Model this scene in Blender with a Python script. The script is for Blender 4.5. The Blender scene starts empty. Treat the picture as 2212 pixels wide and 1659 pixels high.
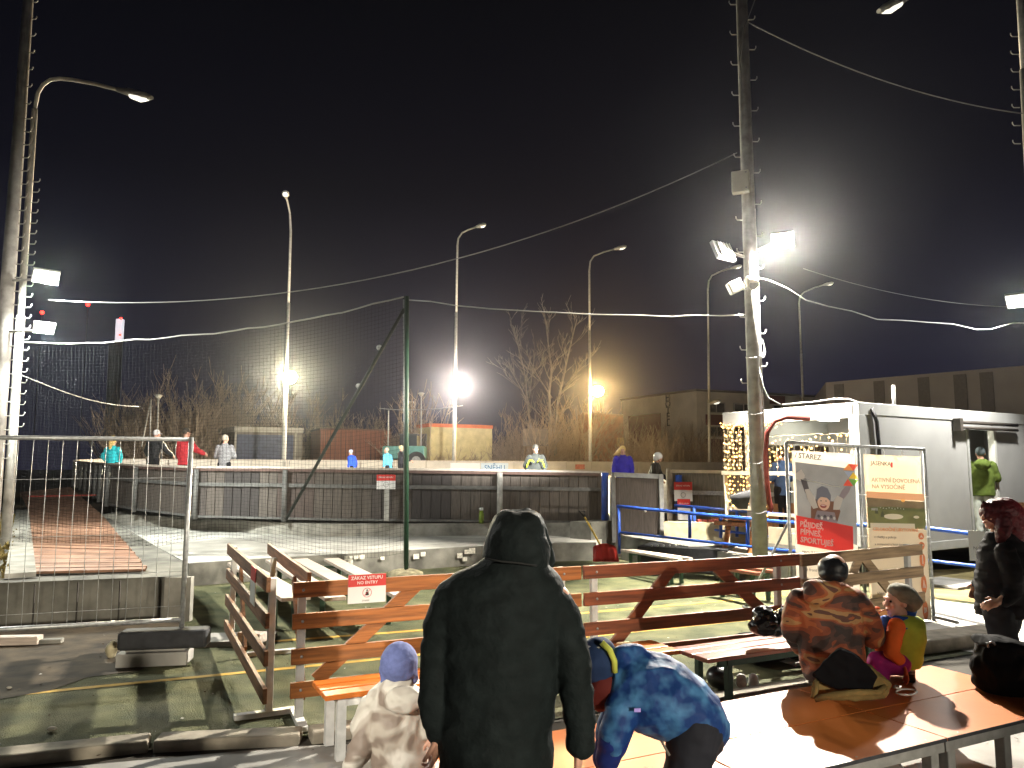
import bpy, bmesh, math, random
from mathutils import Vector, Matrix, noise
R = math.radians
random.seed(7)
V = Vector
scn = bpy.context.scene
COL = scn.collection
# ------------------------------------------------------------------ camera model
F, CX, CY, YH, H = 1662.0, 1106.0, 829.5, 1012.0, 1.95
TH = math.atan((YH - CY) / F)
cs, sn = math.cos(TH), math.sin(TH)
def ray(x, y):
    a = (x - CX) / F; b = (CY - y) / F
    return V((a, cs - b * sn, sn + b * cs))
def G(x, y, z=0.0):
    """point of the plane at height z that is seen at (x, y)"""
    d = ray(x, y); t = (z - H) / d.z
    return V((d.x * t, d.y * t, z))
def D(x, y, Y):
    """point at forward distance Y seen at (x, y)"""
    d = ray(x, y); t = Y / d.y
    return V((d.x * t, Y, H + d.z * t))
U = V((0.8944, 0.4472, 0)); N = V((-0.4472, 0.8944, 0))
def UN(u, n, z=0): 
    p = U * u + N * n; return V((p.x, p.y, z))
# ------------------------------------------------------------------ materials
MATS = {}
def mat(name, col, rough=.75, var=.18, scale=6.0, bump=0.0, metal=0.0, stretch=None, spec=.4, emit=0.0, ecol=None, detail=6, sheen=0, col2=None, bscale=None, tr=0, lo=.3, hi=.7):
    if name in MATS: return MATS[name]
    m = bpy.data.materials.new(name); m.use_nodes = True
    nt = m.node_tree; b = nt.nodes['Principled BSDF']
    b.inputs['Roughness'].default_value = rough; b.inputs['Metallic'].default_value = metal
    b.inputs['Specular IOR Level'].default_value = spec
    c = (*col, 1)
    if emit:
        b.inputs['Emission Color'].default_value = (*(ecol or col), 1); b.inputs['Emission Strength'].default_value = emit
    if tr: b.inputs['Transmission Weight'].default_value = tr
    if sheen: b.inputs['Sheen Weight'].default_value = sheen
    if var or col2:
        tc = nt.nodes.new('ShaderNodeTexCoord'); mp = nt.nodes.new('ShaderNodeMapping')
        if stretch: mp.inputs['Scale'].default_value = stretch
        nz = nt.nodes.new('ShaderNodeTexNoise'); nz.inputs['Scale'].default_value = scale; nz.inputs['Detail'].default_value = detail
        rp = nt.nodes.new('ShaderNodeValToRGB')
        rp.color_ramp.elements[0].position = lo; rp.color_ramp.elements[1].position = hi
        rp.color_ramp.elements[0].color = (*[max(0, k * (1 - var)) for k in col], 1)
        rp.color_ramp.elements[1].color = (*(col2 or [min(1, k * (1 + var)) for k in col]), 1)
        nt.links.new(tc.outputs['Object'], mp.inputs['Vector']); nt.links.new(mp.outputs['Vector'], nz.inputs['Vector'])
        nt.links.new(nz.outputs['Fac'], rp.inputs['Fac']); nt.links.new(rp.outputs['Color'], b.inputs['Base Color'])
        if bump:
            bp = nt.nodes.new('ShaderNodeBump'); bp.inputs['Strength'].default_value = bump; bp.inputs['Distance'].default_value = .02
            src = nz
            if bscale:
                src = nt.nodes.new('ShaderNodeTexNoise'); src.inputs['Scale'].default_value = bscale; src.inputs['Detail'].default_value = 5
                nt.links.new(mp.outputs['Vector'], src.inputs['Vector'])
            nt.links.new(src.outputs['Fac'], bp.inputs['Height']); nt.links.new(bp.outputs['Normal'], b.inputs['Normal'])
    else:
        b.inputs['Base Color'].default_value = c
    MATS[name] = m
    return m
def camo(name, cols, scale=4.0, rough=.7, stretch=None, dist=1.2, seed=0.0):
    if name in MATS: return MATS[name]
    m = bpy.data.materials.new(name); m.use_nodes = True; nt = m.node_tree; b = nt.nodes['Principled BSDF']
    b.inputs['Roughness'].default_value = rough
    tc = nt.nodes.new('ShaderNodeTexCoord'); mp = nt.nodes.new('ShaderNodeMapping'); mp.inputs['Location'].default_value = (seed, seed * .7, 0)
    if stretch: mp.inputs['Scale'].default_value = stretch
    nz = nt.nodes.new('ShaderNodeTexNoise'); nz.inputs['Scale'].default_value = scale; nz.inputs['Detail'].default_value = 2.5; nz.inputs['Distortion'].default_value = dist
    rp = nt.nodes.new('ShaderNodeValToRGB'); rp.color_ramp.interpolation = 'EASE' if 'soft' in name else 'CONSTANT'
    e = rp.color_ramp.elements
    n = len(cols); lo, hi = .33, .66
    e[0].position = 0; e[0].color = (*cols[0], 1); e[1].position = lo + (hi - lo) / n * 1; e[1].color = (*cols[1], 1)
    for i in range(2, n):
        x = e.new(lo + (hi - lo) / n * i); x.color = (*cols[i], 1)
    nt.links.new(tc.outputs['Object'], mp.inputs['Vector']); nt.links.new(mp.outputs['Vector'], nz.inputs['Vector'])
    nt.links.new(nz.outputs['Fac'], rp.inputs['Fac']); nt.links.new(rp.outputs['Color'], b.inputs['Base Color'])
    n2 = nt.nodes.new('ShaderNodeTexNoise'); n2.inputs['Scale'].default_value = 14; bp = nt.nodes.new('ShaderNodeBump'); bp.inputs['Strength'].default_value = .35; bp.inputs['Distance'].default_value = .02
    nt.links.new(tc.outputs['Object'], n2.inputs['Vector']); nt.links.new(n2.outputs['Fac'], bp.inputs['Height']); nt.links.new(bp.outputs['Normal'], b.inputs['Normal'])
    MATS[name] = m
    return m
GALV = mat('galvanised', (.36, .37, .37), .42, .25, 30, metal=.55)
STEELP = mat('pole_steel', (.42, .41, .38), .55, .2, 8, metal=.25)
CONCP = mat('pole_concrete', (.34, .33, .31), .85, .3, 5, .25)
CONC = mat('concrete', (.25, .24, .21), .9, .45, 3.0, .35)
CONCD = mat('concrete_stained', (.15, .145, .125), .92, .6, 2.2, .5, detail=9)
PAVE = mat('paving', (.30, .29, .27), .9, .3, 2.2, .3, detail=10)
ASPH = mat('asphalt', (.055, .053, .05), .93, .4, 9, .4, detail=10)
RUBBER = mat('rubber', (.025, .026, .03), .8, .3, 12, .2)
WHITEP = mat('white_paint', (.62, .62, .60), .5, .15, 14)
GREYP = mat('grey_paint', (.30, .30, .29), .5, .2, 10)
WHITE = mat('white', (.78, .78, .76), .5, 0)
GREENP = mat('green_paint', (.012, .045, .025), .45, .2, 12)
BLUEP = mat('blue_paint', (.025, .085, .42), .35, .15, 12)
RED = mat('red_print', (.60, .035, .03), .5, 0)
BLACKM = mat('black_metal', (.012, .012, .013), .4, 0)
CABLE = mat('cable', (.22, .22, .22), .6, 0)
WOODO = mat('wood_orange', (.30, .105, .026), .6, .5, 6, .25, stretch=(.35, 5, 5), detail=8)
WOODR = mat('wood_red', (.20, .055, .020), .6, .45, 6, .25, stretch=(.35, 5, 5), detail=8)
WOODG = mat('wood_weathered', (.17, .115, .065), .8, .45, 6, .3, stretch=(.35, 6, 6), detail=8)
WOODP = mat('wood_pale', (.48, .40, .34), .7, .25, 5, .25, stretch=(.4, 6, 6), detail=8)
DECKM = mat('deck_wood', (.33, .17, .085), .7, .4, 3, .25, stretch=(1, 1, 4), detail=8)
SEATO = mat('seat_orange', (.62, .17, .025), .38, .12, 5, stretch=(.5, 5, 5))
TABLEO = mat('table_laminate', (.60, .175, .04), .33, .16, 1.6, .06, spec=.6, detail=10, bscale=5)
SKIN = mat('skin', (.55, .30, .21), .55, .08, 20)
SKINL = mat('skin_light', (.66, .38, .28), .5, .08, 20)
# ------------------------------------------------------------------ objects
def tag(o, label=None, cat=None, group=None, kind=None):
    if label: o['label'] = label
    if cat: o['category'] = cat
    if group: o['group'] = group
    if kind: o['kind'] = kind
    return o
def thing(name, label, cat, loc=(0, 0, 0), group=None, rz=0.0):
    o = bpy.data.objects.new(name, None); COL.objects.link(o); o.location = loc; o.rotation_euler = (0, 0, rz)
    o.empty_display_size = .2
    return tag(o, label, cat, group)
def link(name, me, parent=None, local=False):
    o = bpy.data.objects.new(name, me); COL.objects.link(o)
    if parent:
        o.parent = parent
        if not local:
            root = parent
            while root.parent: root = root.parent
            if parent is root: o.location = -parent.location
    return o
class MB:
    def __init__(s): s.bm = bmesh.new(); s.mi = 0
    def _tag(s, fs):
        for f in fs: f.material_index = s.mi
    def box(s, c, size, rot=None):
        m = Matrix.Translation(c) @ (rot.to_4x4() if rot else Matrix()) @ Matrix.Diagonal((*size, 1))
        r = bmesh.ops.create_cube(s.bm, size=1, matrix=m)
        s._tag({f for v in r['verts'] for f in v.link_faces}); return s
    def beam(s, a, b, w, h, up=V((0, 0, 1))):
        a, b = V(a), V(b); d = b - a; L = d.length; x = d.normalized(); y = up.cross(x)
        if y.length < 1e-4: y = V((0, 1, 0)).cross(x)
        y.normalize(); z = x.cross(y)
        return s.box((a + b) / 2, (L, w, h), Matrix((x, y, z)).transposed())
    def tube(s, pts, r, n=8, cap=True):
        pts = [V(p) for p in pts]; rs = r if isinstance(r, (list, tuple)) else [r] * len(pts)
        prev = None; x = None
        for i, p in enumerate(pts):
            d = (pts[min(i + 1, len(pts) - 1)] - pts[max(i - 1, 0)])
            d = d.normalized() if d.length > 1e-9 else V((0, 0, 1))
            if x is None:
                x = d.orthogonal().normalized()
            else:
                x = (x - d * x.dot(d)); x = x.normalized() if x.length > 1e-6 else d.orthogonal().normalized()
            y = d.cross(x)
            ring = [s.bm.verts.new(p + (x * math.cos(2 * math.pi * k / n) + y * math.sin(2 * math.pi * k / n)) * rs[i]) for k in range(n)]
            if prev:
                for k in range(n):
                    f = s.bm.faces.new((prev[k], prev[(k + 1) % n], ring[(k + 1) % n], ring[k])); f.smooth = True; f.material_index = s.mi
            elif cap and n > 2:
                s._tag([s.bm.faces.new(ring[::-1])])
            prev = ring
        if cap and n > 2: s._tag([s.bm.faces.new(prev)])
        return s
    def ball(s, c, r, n=10, sc=(1, 1, 1), rot=None):
        m = Matrix.Translation(c) @ (rot.to_4x4() if rot else Matrix()) @ Matrix.Diagonal((r * sc[0], r * sc[1], r * sc[2], 1))
        q = bmesh.ops.create_uvsphere(s.bm, u_segments=n * 2, v_segments=n, radius=1, matrix=m)
        fs = {f for v in q['verts'] for f in v.link_faces}
        for f in fs: f.smooth = True; f.material_index = s.mi
        return s
    def ico(s, c, r, sub=1):
        q = bmesh.ops.create_icosphere(s.bm, subdivisions=sub, radius=r, matrix=Matrix.Translation(c))
        s._tag({f for v in q['verts'] for f in v.link_faces}); return s
    def poly(s, pts):
        f = s.bm.faces.new([s.bm.verts.new(V(p)) for p in pts]); f.material_index = s.mi; return s
    def prism(s, pts, z0, z1):
        """pts: plan outline, extruded from z0 to z1 (z1 may be a list, one per point)"""
        n = len(pts); z1s = z1 if isinstance(z1, (list, tuple)) else [z1] * n
        lo = [s.bm.verts.new((p[0], p[1], z0)) for p in pts]; hi = [s.bm.verts.new((p[0], p[1], z1s[i])) for i, p in enumerate(pts)]
        fs = [s.bm.faces.new(hi), s.bm.faces.new(lo[::-1])]
        for i in range(n): fs.append(s.bm.faces.new((lo[i], lo[(i + 1) % n], hi[(i + 1) % n], hi[i])))
        s._tag(fs); bmesh.ops.recalc_face_normals(s.bm, faces=fs); return s
    def loft(s, secs, n=24):
        """secs: (centre, half vector a, half vector b)"""
        prev = None
        for c, a, b in secs:
            ring = [s.bm.verts.new(V(c) + V(a) * math.cos(2 * math.pi * k / n) + V(b) * math.sin(2 * math.pi * k / n)) for k in range(n)]
            if prev:
                for k in range(n):
                    f = s.bm.faces.new((prev[k], prev[(k + 1) % n], ring[(k + 1) % n], ring[k])); f.smooth = True; f.material_index = s.mi
            else: s.bm.faces.new(ring[::-1])
            prev = ring
        s.bm.faces.new(prev); return s
    def cap(s, a, ra, b, rb, n=14):
        """tapered capsule"""
        a, b = V(a), V(b); d = b - a; L = d.length
        if L < 1e-6: return s.ball(a, ra)
        d.normalize(); pts = []; rs = []
        for k in range(5): t = k / 5 * math.pi / 2; pts.append(a - d * ra * math.cos(t)); rs.append(max(ra * math.sin(t), 1e-4))
        pts += [a, b]; rs += [ra, rb]
        for k in range(1, 6): t = k / 5 * math.pi / 2; pts.append(b + d * rb * math.sin(t)); rs.append(max(rb * math.cos(t), 1e-4))
        return s.tube(pts, rs, n)
    def chain(s, pts, rs, n=14):
        for i in range(len(pts) - 1): s.cap(pts[i], rs[i], pts[i + 1], rs[i + 1], n)
        return s
    def mesh(s, name, mats):
        bmesh.ops.recalc_face_normals(s.bm, faces=s.bm.faces[:])
        me = bpy.data.meshes.new(name); s.bm.to_mesh(me); s.bm.free()
        for m in (mats if isinstance(mats, (list, tuple)) else [mats]): me.materials.append(m)
        return me
    def build(s, name, mats, parent=None, local=False, bevel=0.0):
        o = link(name, s.mesh(name, mats), parent, local)
        if bevel:
            b = o.modifiers.new('bevel', 'BEVEL'); b.width = bevel; b.segments = 2; b.limit_method = 'ANGLE'
        return o
    def skin(s, name, mats, parent=None, voxel=.012, smooth=6, wr=0.0, ws=9.0, seed=0.0, local=False, st=(1, 1, 1), baff=None):
        """fuse the overlapping closed shapes into one continuous smooth surface, then wrinkle it"""
        me = bpy.data.meshes.new(name); s.bm.to_mesh(me); s.bm.free()
        o = bpy.data.objects.new(name, me); COL.objects.link(o)
        r = o.modifiers.new('r', 'REMESH'); r.mode = 'VOXEL'; r.voxel_size = voxel
        if smooth:
            k = o.modifiers.new('s', 'SMOOTH'); k.iterations = smooth; k.factor = .5
        dg = bpy.context.evaluated_depsgraph_get(); dg.update()
        m2 = bpy.data.meshes.new_from_object(o.evaluated_get(dg)); m2.name = name
        bpy.data.objects.remove(o); bpy.data.meshes.remove(me)
        if wr:
            off = V((seed, seed * 1.7, seed * .3))
            co = [v.co.copy() for v in m2.vertices]; no = [v.normal.copy() for v in m2.vertices]
            for v, c, q in zip(m2.vertices, co, no):
                p = V((c.x * st[0], c.y * st[1], c.z * st[2])) * ws + off
                h = noise.noise(p) + .5 * noise.noise(p * 2.1)
                h = 1 - abs(h) * 2.2
                v.co = c + q * (wr * h)
        if baff:
            per, dep = baff
            for v in m2.vertices:
                z = v.co.z + .010 * math.sin(v.co.x * 9 + seed); k = abs((z / per) % 1 - .5) * 2
                v.co += v.normal * dep * (math.sqrt(max(0, 1 - k ** 4)) - 1)
        for p in m2.polygons: p.use_smooth = True
        for m in (mats if isinstance(mats, (list, tuple)) else [mats]): m2.materials.append(m)
        return link(name, m2, parent, local)
def text(name, body, size, origin, xdir, ydir, m, parent=None, align='LEFT', ext=.0008, bold=0.0):
    """flat lettering standing on a plane given by its x and y directions"""
    cu = bpy.data.curves.new(name, 'FONT'); cu.body = body; cu.size = size; cu.align_x = align; cu.extrude = ext; cu.offset = bold * size; cu.resolution_u = 2
    t = bpy.data.objects.new(name, cu); COL.objects.link(t)
    dg = bpy.context.evaluated_depsgraph_get(); dg.update()
    me = bpy.data.meshes.new_from_object(t.evaluated_get(dg)); me.name = name
    bpy.data.objects.remove(t); bpy.data.curves.remove(cu)
    x = V(xdir).normalized(); y = V(ydir); y = (y - x * x.dot(y)).normalized(); z = x.cross(y)
    M4 = Matrix((x, y, z)).transposed().to_4x4(); M4.translation = V(origin); me.transform(M4)
    me.materials.clear(); me.materials.append(m)
    return link(name, me, parent)
def copy_tree(o, parent=None):
    c = o.copy(); COL.objects.link(c)
    if parent: c.parent = parent; c.matrix_parent_inverse = Matrix()
    for ch in list(o.children): copy_tree(ch, c)
    return c
def struct(name, mb, m):
    return tag(mb.build(name, m), kind='structure')
def sag(a, b, d, n=18, wob=0.0):
    a, b = V(a), V(b); out = []
    for i in range(n + 1):
        t = i / n; p = a.lerp(b, t); p.z -= d * 4 * t * (1 - t)
        if wob and 0 < i < n: p.z += random.uniform(-wob, wob)
        out.append(p)
    return out
# ================================================================== camera, sky
cam = bpy.data.cameras.new('camera'); co = bpy.data.objects.new('camera', cam); COL.objects.link(co)
co.location = (0, 0, H); co.rotation_euler = (math.pi / 2 + TH, 0, 0)
cam.sensor_width = 36; cam.lens = 36 * F / 2212; cam.clip_end = 2000; cam.clip_start = .05
scn.camera = co
w = bpy.data.worlds.new('World'); scn.world = w; w.use_nodes = True
nt = w.node_tree; bg = nt.nodes['Background']
sky = nt.nodes.new('ShaderNodeTexSky'); sky.sky_type = 'NISHITA'; sky.sun_disc = False; sky.sun_elevation = R(-4); sky.sun_rotation = R(200)
tc = nt.nodes.new('ShaderNodeTexCoord'); sp = nt.nodes.new('ShaderNodeSeparateXYZ'); rp = nt.nodes.new('ShaderNodeValToRGB')
rp.color_ramp.elements[0].position = 0.0; rp.color_ramp.elements[0].color = (.0140, .0138, .0300, 1)
rp.color_ramp.elements[1].position = .62; rp.color_ramp.elements[1].color = (.0013, .0013, .0015, 1)
e = rp.color_ramp.elements.new(.16); e.color = (.0075, .0076, .0190, 1)
e = rp.color_ramp.elements.new(.34); e.color = (.0026, .0027, .0064, 1)
mx = nt.nodes.new('ShaderNodeMix'); mx.data_type = 'RGBA'; mx.blend_type = 'ADD'; mx.inputs[0].default_value = .05
nt.links.new(tc.outputs['Generated'], sp.inputs[0]); nt.links.new(sp.outputs['Z'], rp.inputs['Fac'])
nt.links.new(rp.outputs['Color'], mx.inputs[6]); nt.links.new(sky.outputs['Color'], mx.inputs[7]); nt.links.new(mx.outputs[2], bg.inputs['Color'])
bg.inputs['Strength'].default_value = 1.0
scn.view_settings.view_transform = 'Standard'; scn.view_settings.look = 'None'; scn.view_settings.gamma = 1; scn.view_settings.exposure = EXPO = 0.0
scn.cycles.max_bounces = 6; scn.cycles.diffuse_bounces = 3; scn.cycles.glossy_bounces = 3; scn.cycles.transparent_max_bounces = 8
scn.cycles.caustics_reflective = False; scn.cycles.caustics_refractive = False; scn.cycles.sample_clamp_indirect = 4; scn.cycles.use_denoising = True
# ================================================================== ground
mb = MB(); mb.poly([(-900, -300, -.02), (900, -300, -.02), (900, 1200, -.02), (-900, 1200, -.02)])
struct('ground', mb, mat('ground_dark', (.035, .031, .024), .95, .5, 1.5, .4, detail=10))
TURF = mat('turf', (.075, .096, .040), .95, .5, 2.4, 1.0, detail=14, col2=(.15, .148, .070), bscale=90)
kA, kB, kC = G(-260, 1700), G(0, 1646), G(650, 1589)
mb = MB()
fr = [(-9, 3.6), (kB.x, kB.y), (kC.x, kC.y), (.2, 6.25), (2.6, 7.35), (4.8, 8.4), (9, 10.5), (9.5, 13.5), (2.3, 17.5), (-6, 13.2), (-9, 9.8)]
NX = 1
mb.poly([(p[0], p[1], -.008) for p in fr])
struct('turf_field', mb, TURF)
def yline(name, pts, wd):
    m = MB(); w3 = wd / 2
    for a, b in zip(pts[:-1], pts[1:]):
        a, b = V(a), V(b); d = (b - a).normalized(); n = V((-d.y, d.x, 0)) * w3
        m.poly([a - n, b - n, b + n, a + n])
    o = m.build(name, mat('line_yellow', (.52, .30, .035), .9, .5, 5, .3, col2=(.60, .38, .07), detail=10)); o['kind'] = 'structure'
def lift(p, z=-.004): return V((p.x, p.y, z))
yline('field_marking', [lift(G(25, 1500)), lift(G(220, 1481)), lift(G(583, 1446)), lift(G(737, 1431)), lift(G(1284, 1373)), lift(G(1480, 1352)), lift(G(1620, 1338))], .085)
yline('field_marking', [lift(G(569, 1386)), lift(G(918, 1360)), lift(G(1237, 1325)), lift(G(1474, 1305)), lift(G(1720, 1284))], .10)
# soil strip in front of the concrete plinth
mb = MB(); pts = [(-60, 1345), (400, 1340), (372, 1405), (300, 1448), (190, 1462), (110, 1490), (-60, 1520)]
mb.poly([lift(G(*p), -.003) for p in pts]); struct('soil_strip', mb, mat('soil', (.045, .032, .02), .95, .6, 3, .9, detail=12, col2=(.10, .075, .045)))
# paved yard in the foreground, one step of concrete above dark ground
mb = MB(); mb.poly([(-12, -20, -.012), (14, -20, -.012), (14, 11.2, -.012), (7.2, 8.9, -.012), (4.8, 7.6, -.012), (2.6, 6.7, -.012), (.2, 5.9, -.012), (kC.x, kC.y - .18, -.012), (kB.x, kB.y - .18, -.012), (-12, 2.2, -.012)])
struct('paved_yard', mb, PAVE)
# far ground of the fields behind the rink
mb = MB()
mb.poly([(-120, 44, .4), (-20, 43, .4), (26, 69, .4), (130, 69, .4), (160, 260, .4), (-160, 260, .4)])
struct('waste_land', mb, mat('waste', (.045, .036, .024), .95, .5, .6, .5, detail=10))
# kerb of concrete blocks between turf and yard
def kerb_block(a, b, label):
    a, b = V(a), V(b)
    m = MB().beam((a.x, a.y, .01), (b.x, b.y, .01), .20, .10)
    o = m.build('kerb_block', mat('kerb', (.27, .24, .19), .9, .35, 6, .4), bevel=.015)
    tag(o, label, 'kerb', 'kerb blocks between turf and yard')
d1 = (kC - kB).normalized(); off = V((d1.y, -d1.x, 0)) * .06
kerb_block(kB - d1 * 1.6 + off, G(326, 1603) + off, 'long concrete kerb block at the lower left corner beside the turf')
kerb_block(G(342, 1603) + off, kC + off, 'concrete kerb block right of the dark gap, ending by the bench legs')
k3 = kC + V((.06, .02, 0)); kerb_block(k3 + off, k3 + V((.75, .33, 0)) + off, 'mossy kerb block under the orange slatted bench')
kerb_block(V((1.55, 6.62, 0)), V((2.75, 7.18, 0)), 'dark kerb block under the bench with green legs')
# ================================================================== plinth, deck, slab, ledge
zD = .585
fl, frr = G(-330, 1352), G(402, 1338)
dd = V((-.52, .854, 0)); 
pA, pB = G(402, 1240, zD), G(225, 1117, zD)
mb = MB()
plan = [(frr.x - 6.2, frr.y - 1.9), (frr.x, frr.y), (G(404, 1216, zD).x, G(404, 1216, zD).y), (pB.x + .15, pB.y), (pB.x - 5, pB.y + 4), (-22, 24), (-16, 9)]
mb.prism(plan, -.05, zD - .03); 
pl = mb.build('concrete_plinth', CONCD); tag(pl, 'stained grey concrete plinth under the wooden walkway behind the mesh fence', 'plinth')
a0, b0 = V((frr.x - 3.2, frr.y - .98 - .02, 0)), V((frr.x, frr.y - .02, 0))
for k in range(7):
    p = a0.lerp(b0, (k + .35) / 7); MB().box((p.x, p.y - .005, .28), (.012, .02, .5)).build('joint', mat('joint_dark', (.05, .045, .04), .95, 0), pl)
m2 = MB(); p = G(395, 1240, zD); m2.box((p.x - .04, p.y + .0, .27), (.34, .1, .56)); m2.build('pilaster', CONC, pl)
# wooden walkway
deck = thing('boardwalk', 'long wooden boardwalk of reddish brown planks leading up along the rink', 'boardwalk', G(190, 1238, zD))
def deckrun(name, l0, r0, l1, r1, n, m):
    q = MB()
    for i in range(n):
        t0, t1 = i / n, (i + .90) / n
        a, b = l0.lerp(l1, t0), r0.lerp(r1, t0); c, d = r0.lerp(r1, t1), l0.lerp(l1, t1)
        j = random.uniform(-.012, .012) ; e = random.uniform(-.03, .03)
        ax = (b - a).normalized(); a = a + ax * e; b = b + ax * e; c = c + ax * e; d = d + ax * e
        q.mi = random.choice([0, 0, 0, 1, 2])
        t = V((0, 0, .034 + j * .5)); vs = [q.bm.verts.new(v) for v in (a, b, c, d)]; vt = [q.bm.verts.new(v + t) for v in (a, b, c, d)]
        fs = [q.bm.faces.new(vt)] + [q.bm.faces.new((vs[k], vs[(k + 1) % 4], vt[(k + 1) % 4], vt[k])) for k in range(4)]
        q._tag(fs)
    return q.build(name, m, deck)
DK = [mat('deck_a', (.25, .135, .085), .7, .45, 3, .3, stretch=(1, 1, 6)), mat('deck_b', (.19, .10, .06), .7, .45, 3, .3), mat('deck_c', (.30, .17, .11), .7, .4, 3, .3)]
deckrun('plank_run', G(58, 1240, zD), G(318, 1234, zD), G(61, 1104, zD), G(222, 1117, zD), 86, DK)
deckrun('ramp_run', G(61, 1103, zD + .015), G(222, 1116, zD + .015), D(44, 1064, 35), D(150, 1053, 36), 70, DK)
m2 = MB(); m2.beam(D(62, 1076, 27) + V((0, 0, .06)), D(208, 1073, 27.4) + V((0, 0, .06)), .2, .05); m2.build('cross_strip', mat('strip_red', (.24, .03, .02), .6, .2, 9), deck)
m2 = MB(); m2.beam(G(44, 1246, zD) + V((0, 0, .02)), G(48, 1104, zD) + V((0, 0, .02)), .34, .06); m2.build('edge_strip', CONC, deck)
# snowy concrete slab round the rink
zS = .37
SNOW = mat('snow_slab', (.44, .43, .39), .85, .28, 1.6, .3, detail=10, col2=(.62, .61, .56))
sl = [(405, 1216), (560, 1206), (737, 1196), (880, 1188), (1050, 1178), (1191, 1173), (1284, 1171)]
bk = [(1300, 1165), (1223, 1160), (1050, 1146), (875, 1143), (713, 1143), (406, 1135), (255, 1115), (222, 1119)]
mb = MB(); mb.prism([(G(x, y, zS).x, G(x, y, zS).y) for x, y in sl + bk], -.05, zS); mb.bm.faces.ensure_lookup_table()
struct('snowy_slab', mb, SNOW)
def wallstrip(name, pts, z0, z1, th, m, label, cat):
    q = MB()
    for (xa, ya), (xb, yb) in zip(pts[:-1], pts[1:]):
        a, b = G(xa, ya, z1), G(xb, yb, z1); d = (b - a).normalized(); n = V((d.y, -d.x, 0))
        if n.y > 0: n = -n
        q.beam(V((a.x, a.y, (z0 + z1) / 2)) + n * th / 2, V((b.x, b.y, (z0 + z1) / 2)) + n * th / 2, th, z1 - z0)
    return tag(q.build(name, m), label, cat)
wf = wallstrip('slab_edge', sl, -.04, zS - .004, .12, CONCD, 'dark stained concrete edge of the snowy slab with white stickers', 'retaining wall')
for x, y, s_ in [(745, 1206, .05), (752, 1205, .04), (764, 1204, .04), (776, 1203, .05), (752, 1215, .05), (893, 1202, .06), (907, 1197, .05), (985, 1200, .06), (1000, 1192, .05), (1012, 1190, .07), (996, 1208, .05), (820, 1206, .04)]:
    p = G(x, y, .18); t = 0
    base = None
    for (xa, ya), (xb, yb) in zip(sl[:-1], sl[1:]):
        if xa <= x <= xb:
            t = (x - xa) / (xb - xa); base = G(xa, ya, zS).lerp(G(xb, yb, zS), t); d = (G(xb, yb, zS) - G(xa, ya, zS)).normalized()
    if base is None: continue
    n = V((d.y, -d.x, 0)); q = base + n * .127; z = H + (q.y) * ray(x, y).z / ray(x, y).y
    MB().beam(V((q.x, q.y, z)) - d * s_, V((q.x, q.y, z)) + d * s_, .004, s_ * 1.6).build('sticker', mat('sticker', (.6, .58, .5), .6, .4, 20), wf)
# ledge below the boards
lw = [(222, 1111), (300, 1113), (406, 1117), (560, 1127), (713, 1132), (875, 1131), (1050, 1130), (1171, 1129), (1300, 1132)]
zL = .66
q = MB(); bk2 = [(1300, 1122), (1050, 1116), (713, 1116), (406, 1106), (300, 1094), (222, 1078)]
q.prism([(G(x, y, zL).x, G(x, y, zL).y) for x, y in lw] + [(2.6, 21.5), (-5, 21.5), (-9, 24), (-13.2, 29)], -.05, zL)
tag(q.build('rink_ledge', CONC), 'mossy concrete ledge that carries the rink boards', 'ledge')
q = MB(); 
for (x0, y0, x1, y1, z1) in [(1278, 1172, 1325, 1172, .78)]:
    a, b = G(x0, 1200, 0), G(x1, 1205, 0); q.beam(V((a.x, a.y + .6, z1 / 2 - .03)), V((b.x, b.y + .6, z1 / 2 - .03)), 1.3, z1)
tag(q.build('concrete_block', CONCD), 'dark concrete block at the end of the ledge beside the gate', 'block')
# ================================================================== rink
FR = [(1310, 1020, 18.9), (1080, 1016, 18.6), (740, 1012, 18.5), (620, 1010, 18.6), (430, 1009, 19.2), (300, 1005, 21.4), (240, 1002, 23.4), (223, 1001, 25.6), (212, 1000, 28), (201, 999, 30.5), (190, 998, 32.6), (180, 997, 34.7), (172, 996, 37), (164, 995, 39)]
rink = thing('rink_boards', 'ice rink boards with brown plank walls, steel posts and pale top rail', 'rink boards', D(740, 1012, 18.5))
tops = [D(*p) for p in FR]; BH = 1.25
BRD = [mat('board_light', (.085, .072, .062), .75, .3, 8, .2, stretch=(6, 6, .5)), mat('board_dark', (.036, .031, .030), .75, .3, 8, .2, stretch=(6, 6, .5)), mat('board_mid', (.062, .052, .047), .75, .3, 8, .2, stretch=(6, 6, .5)), mat('board_warm', (.070, .052, .045), .75, .3, 8, .2, stretch=(6, 6, .5))]
qk = MB()
for a, b in zip(tops[:-1], tops[1:]): qk.beam(a + V((0, .045, -BH / 2 - .03)), b + V((0, .045, -BH / 2 - .03)) + (b - a).normalized() * .02, .012, BH - .1)
qk.build('backing', mat('joint_dark', (.05, .045, .04)), rink)
q = MB(); pat = '00012000110200033011022000000000'; cnt = 0
for a, b in zip(tops[:-1], tops[1:]):
    L = (b - a).length; n = max(1, round(L / .235))
    for i in range(n):
        p, r_ = a.lerp(b, i / n), a.lerp(b, (i + .935) / n); j = (i % 2) * .006 + random.uniform(0, .006)
        q.mi = int(pat[(cnt // 2) % len(pat)]) if cnt > 10 else 0; cnt += 1
        q.beam(V((p.x, p.y + j, p.z - BH / 2 - .03)), V((r_.x, r_.y + j, r_.z - BH / 2 - .03)), .03, BH - .08)
q.build('board_panel', BRD, rink)
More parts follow.
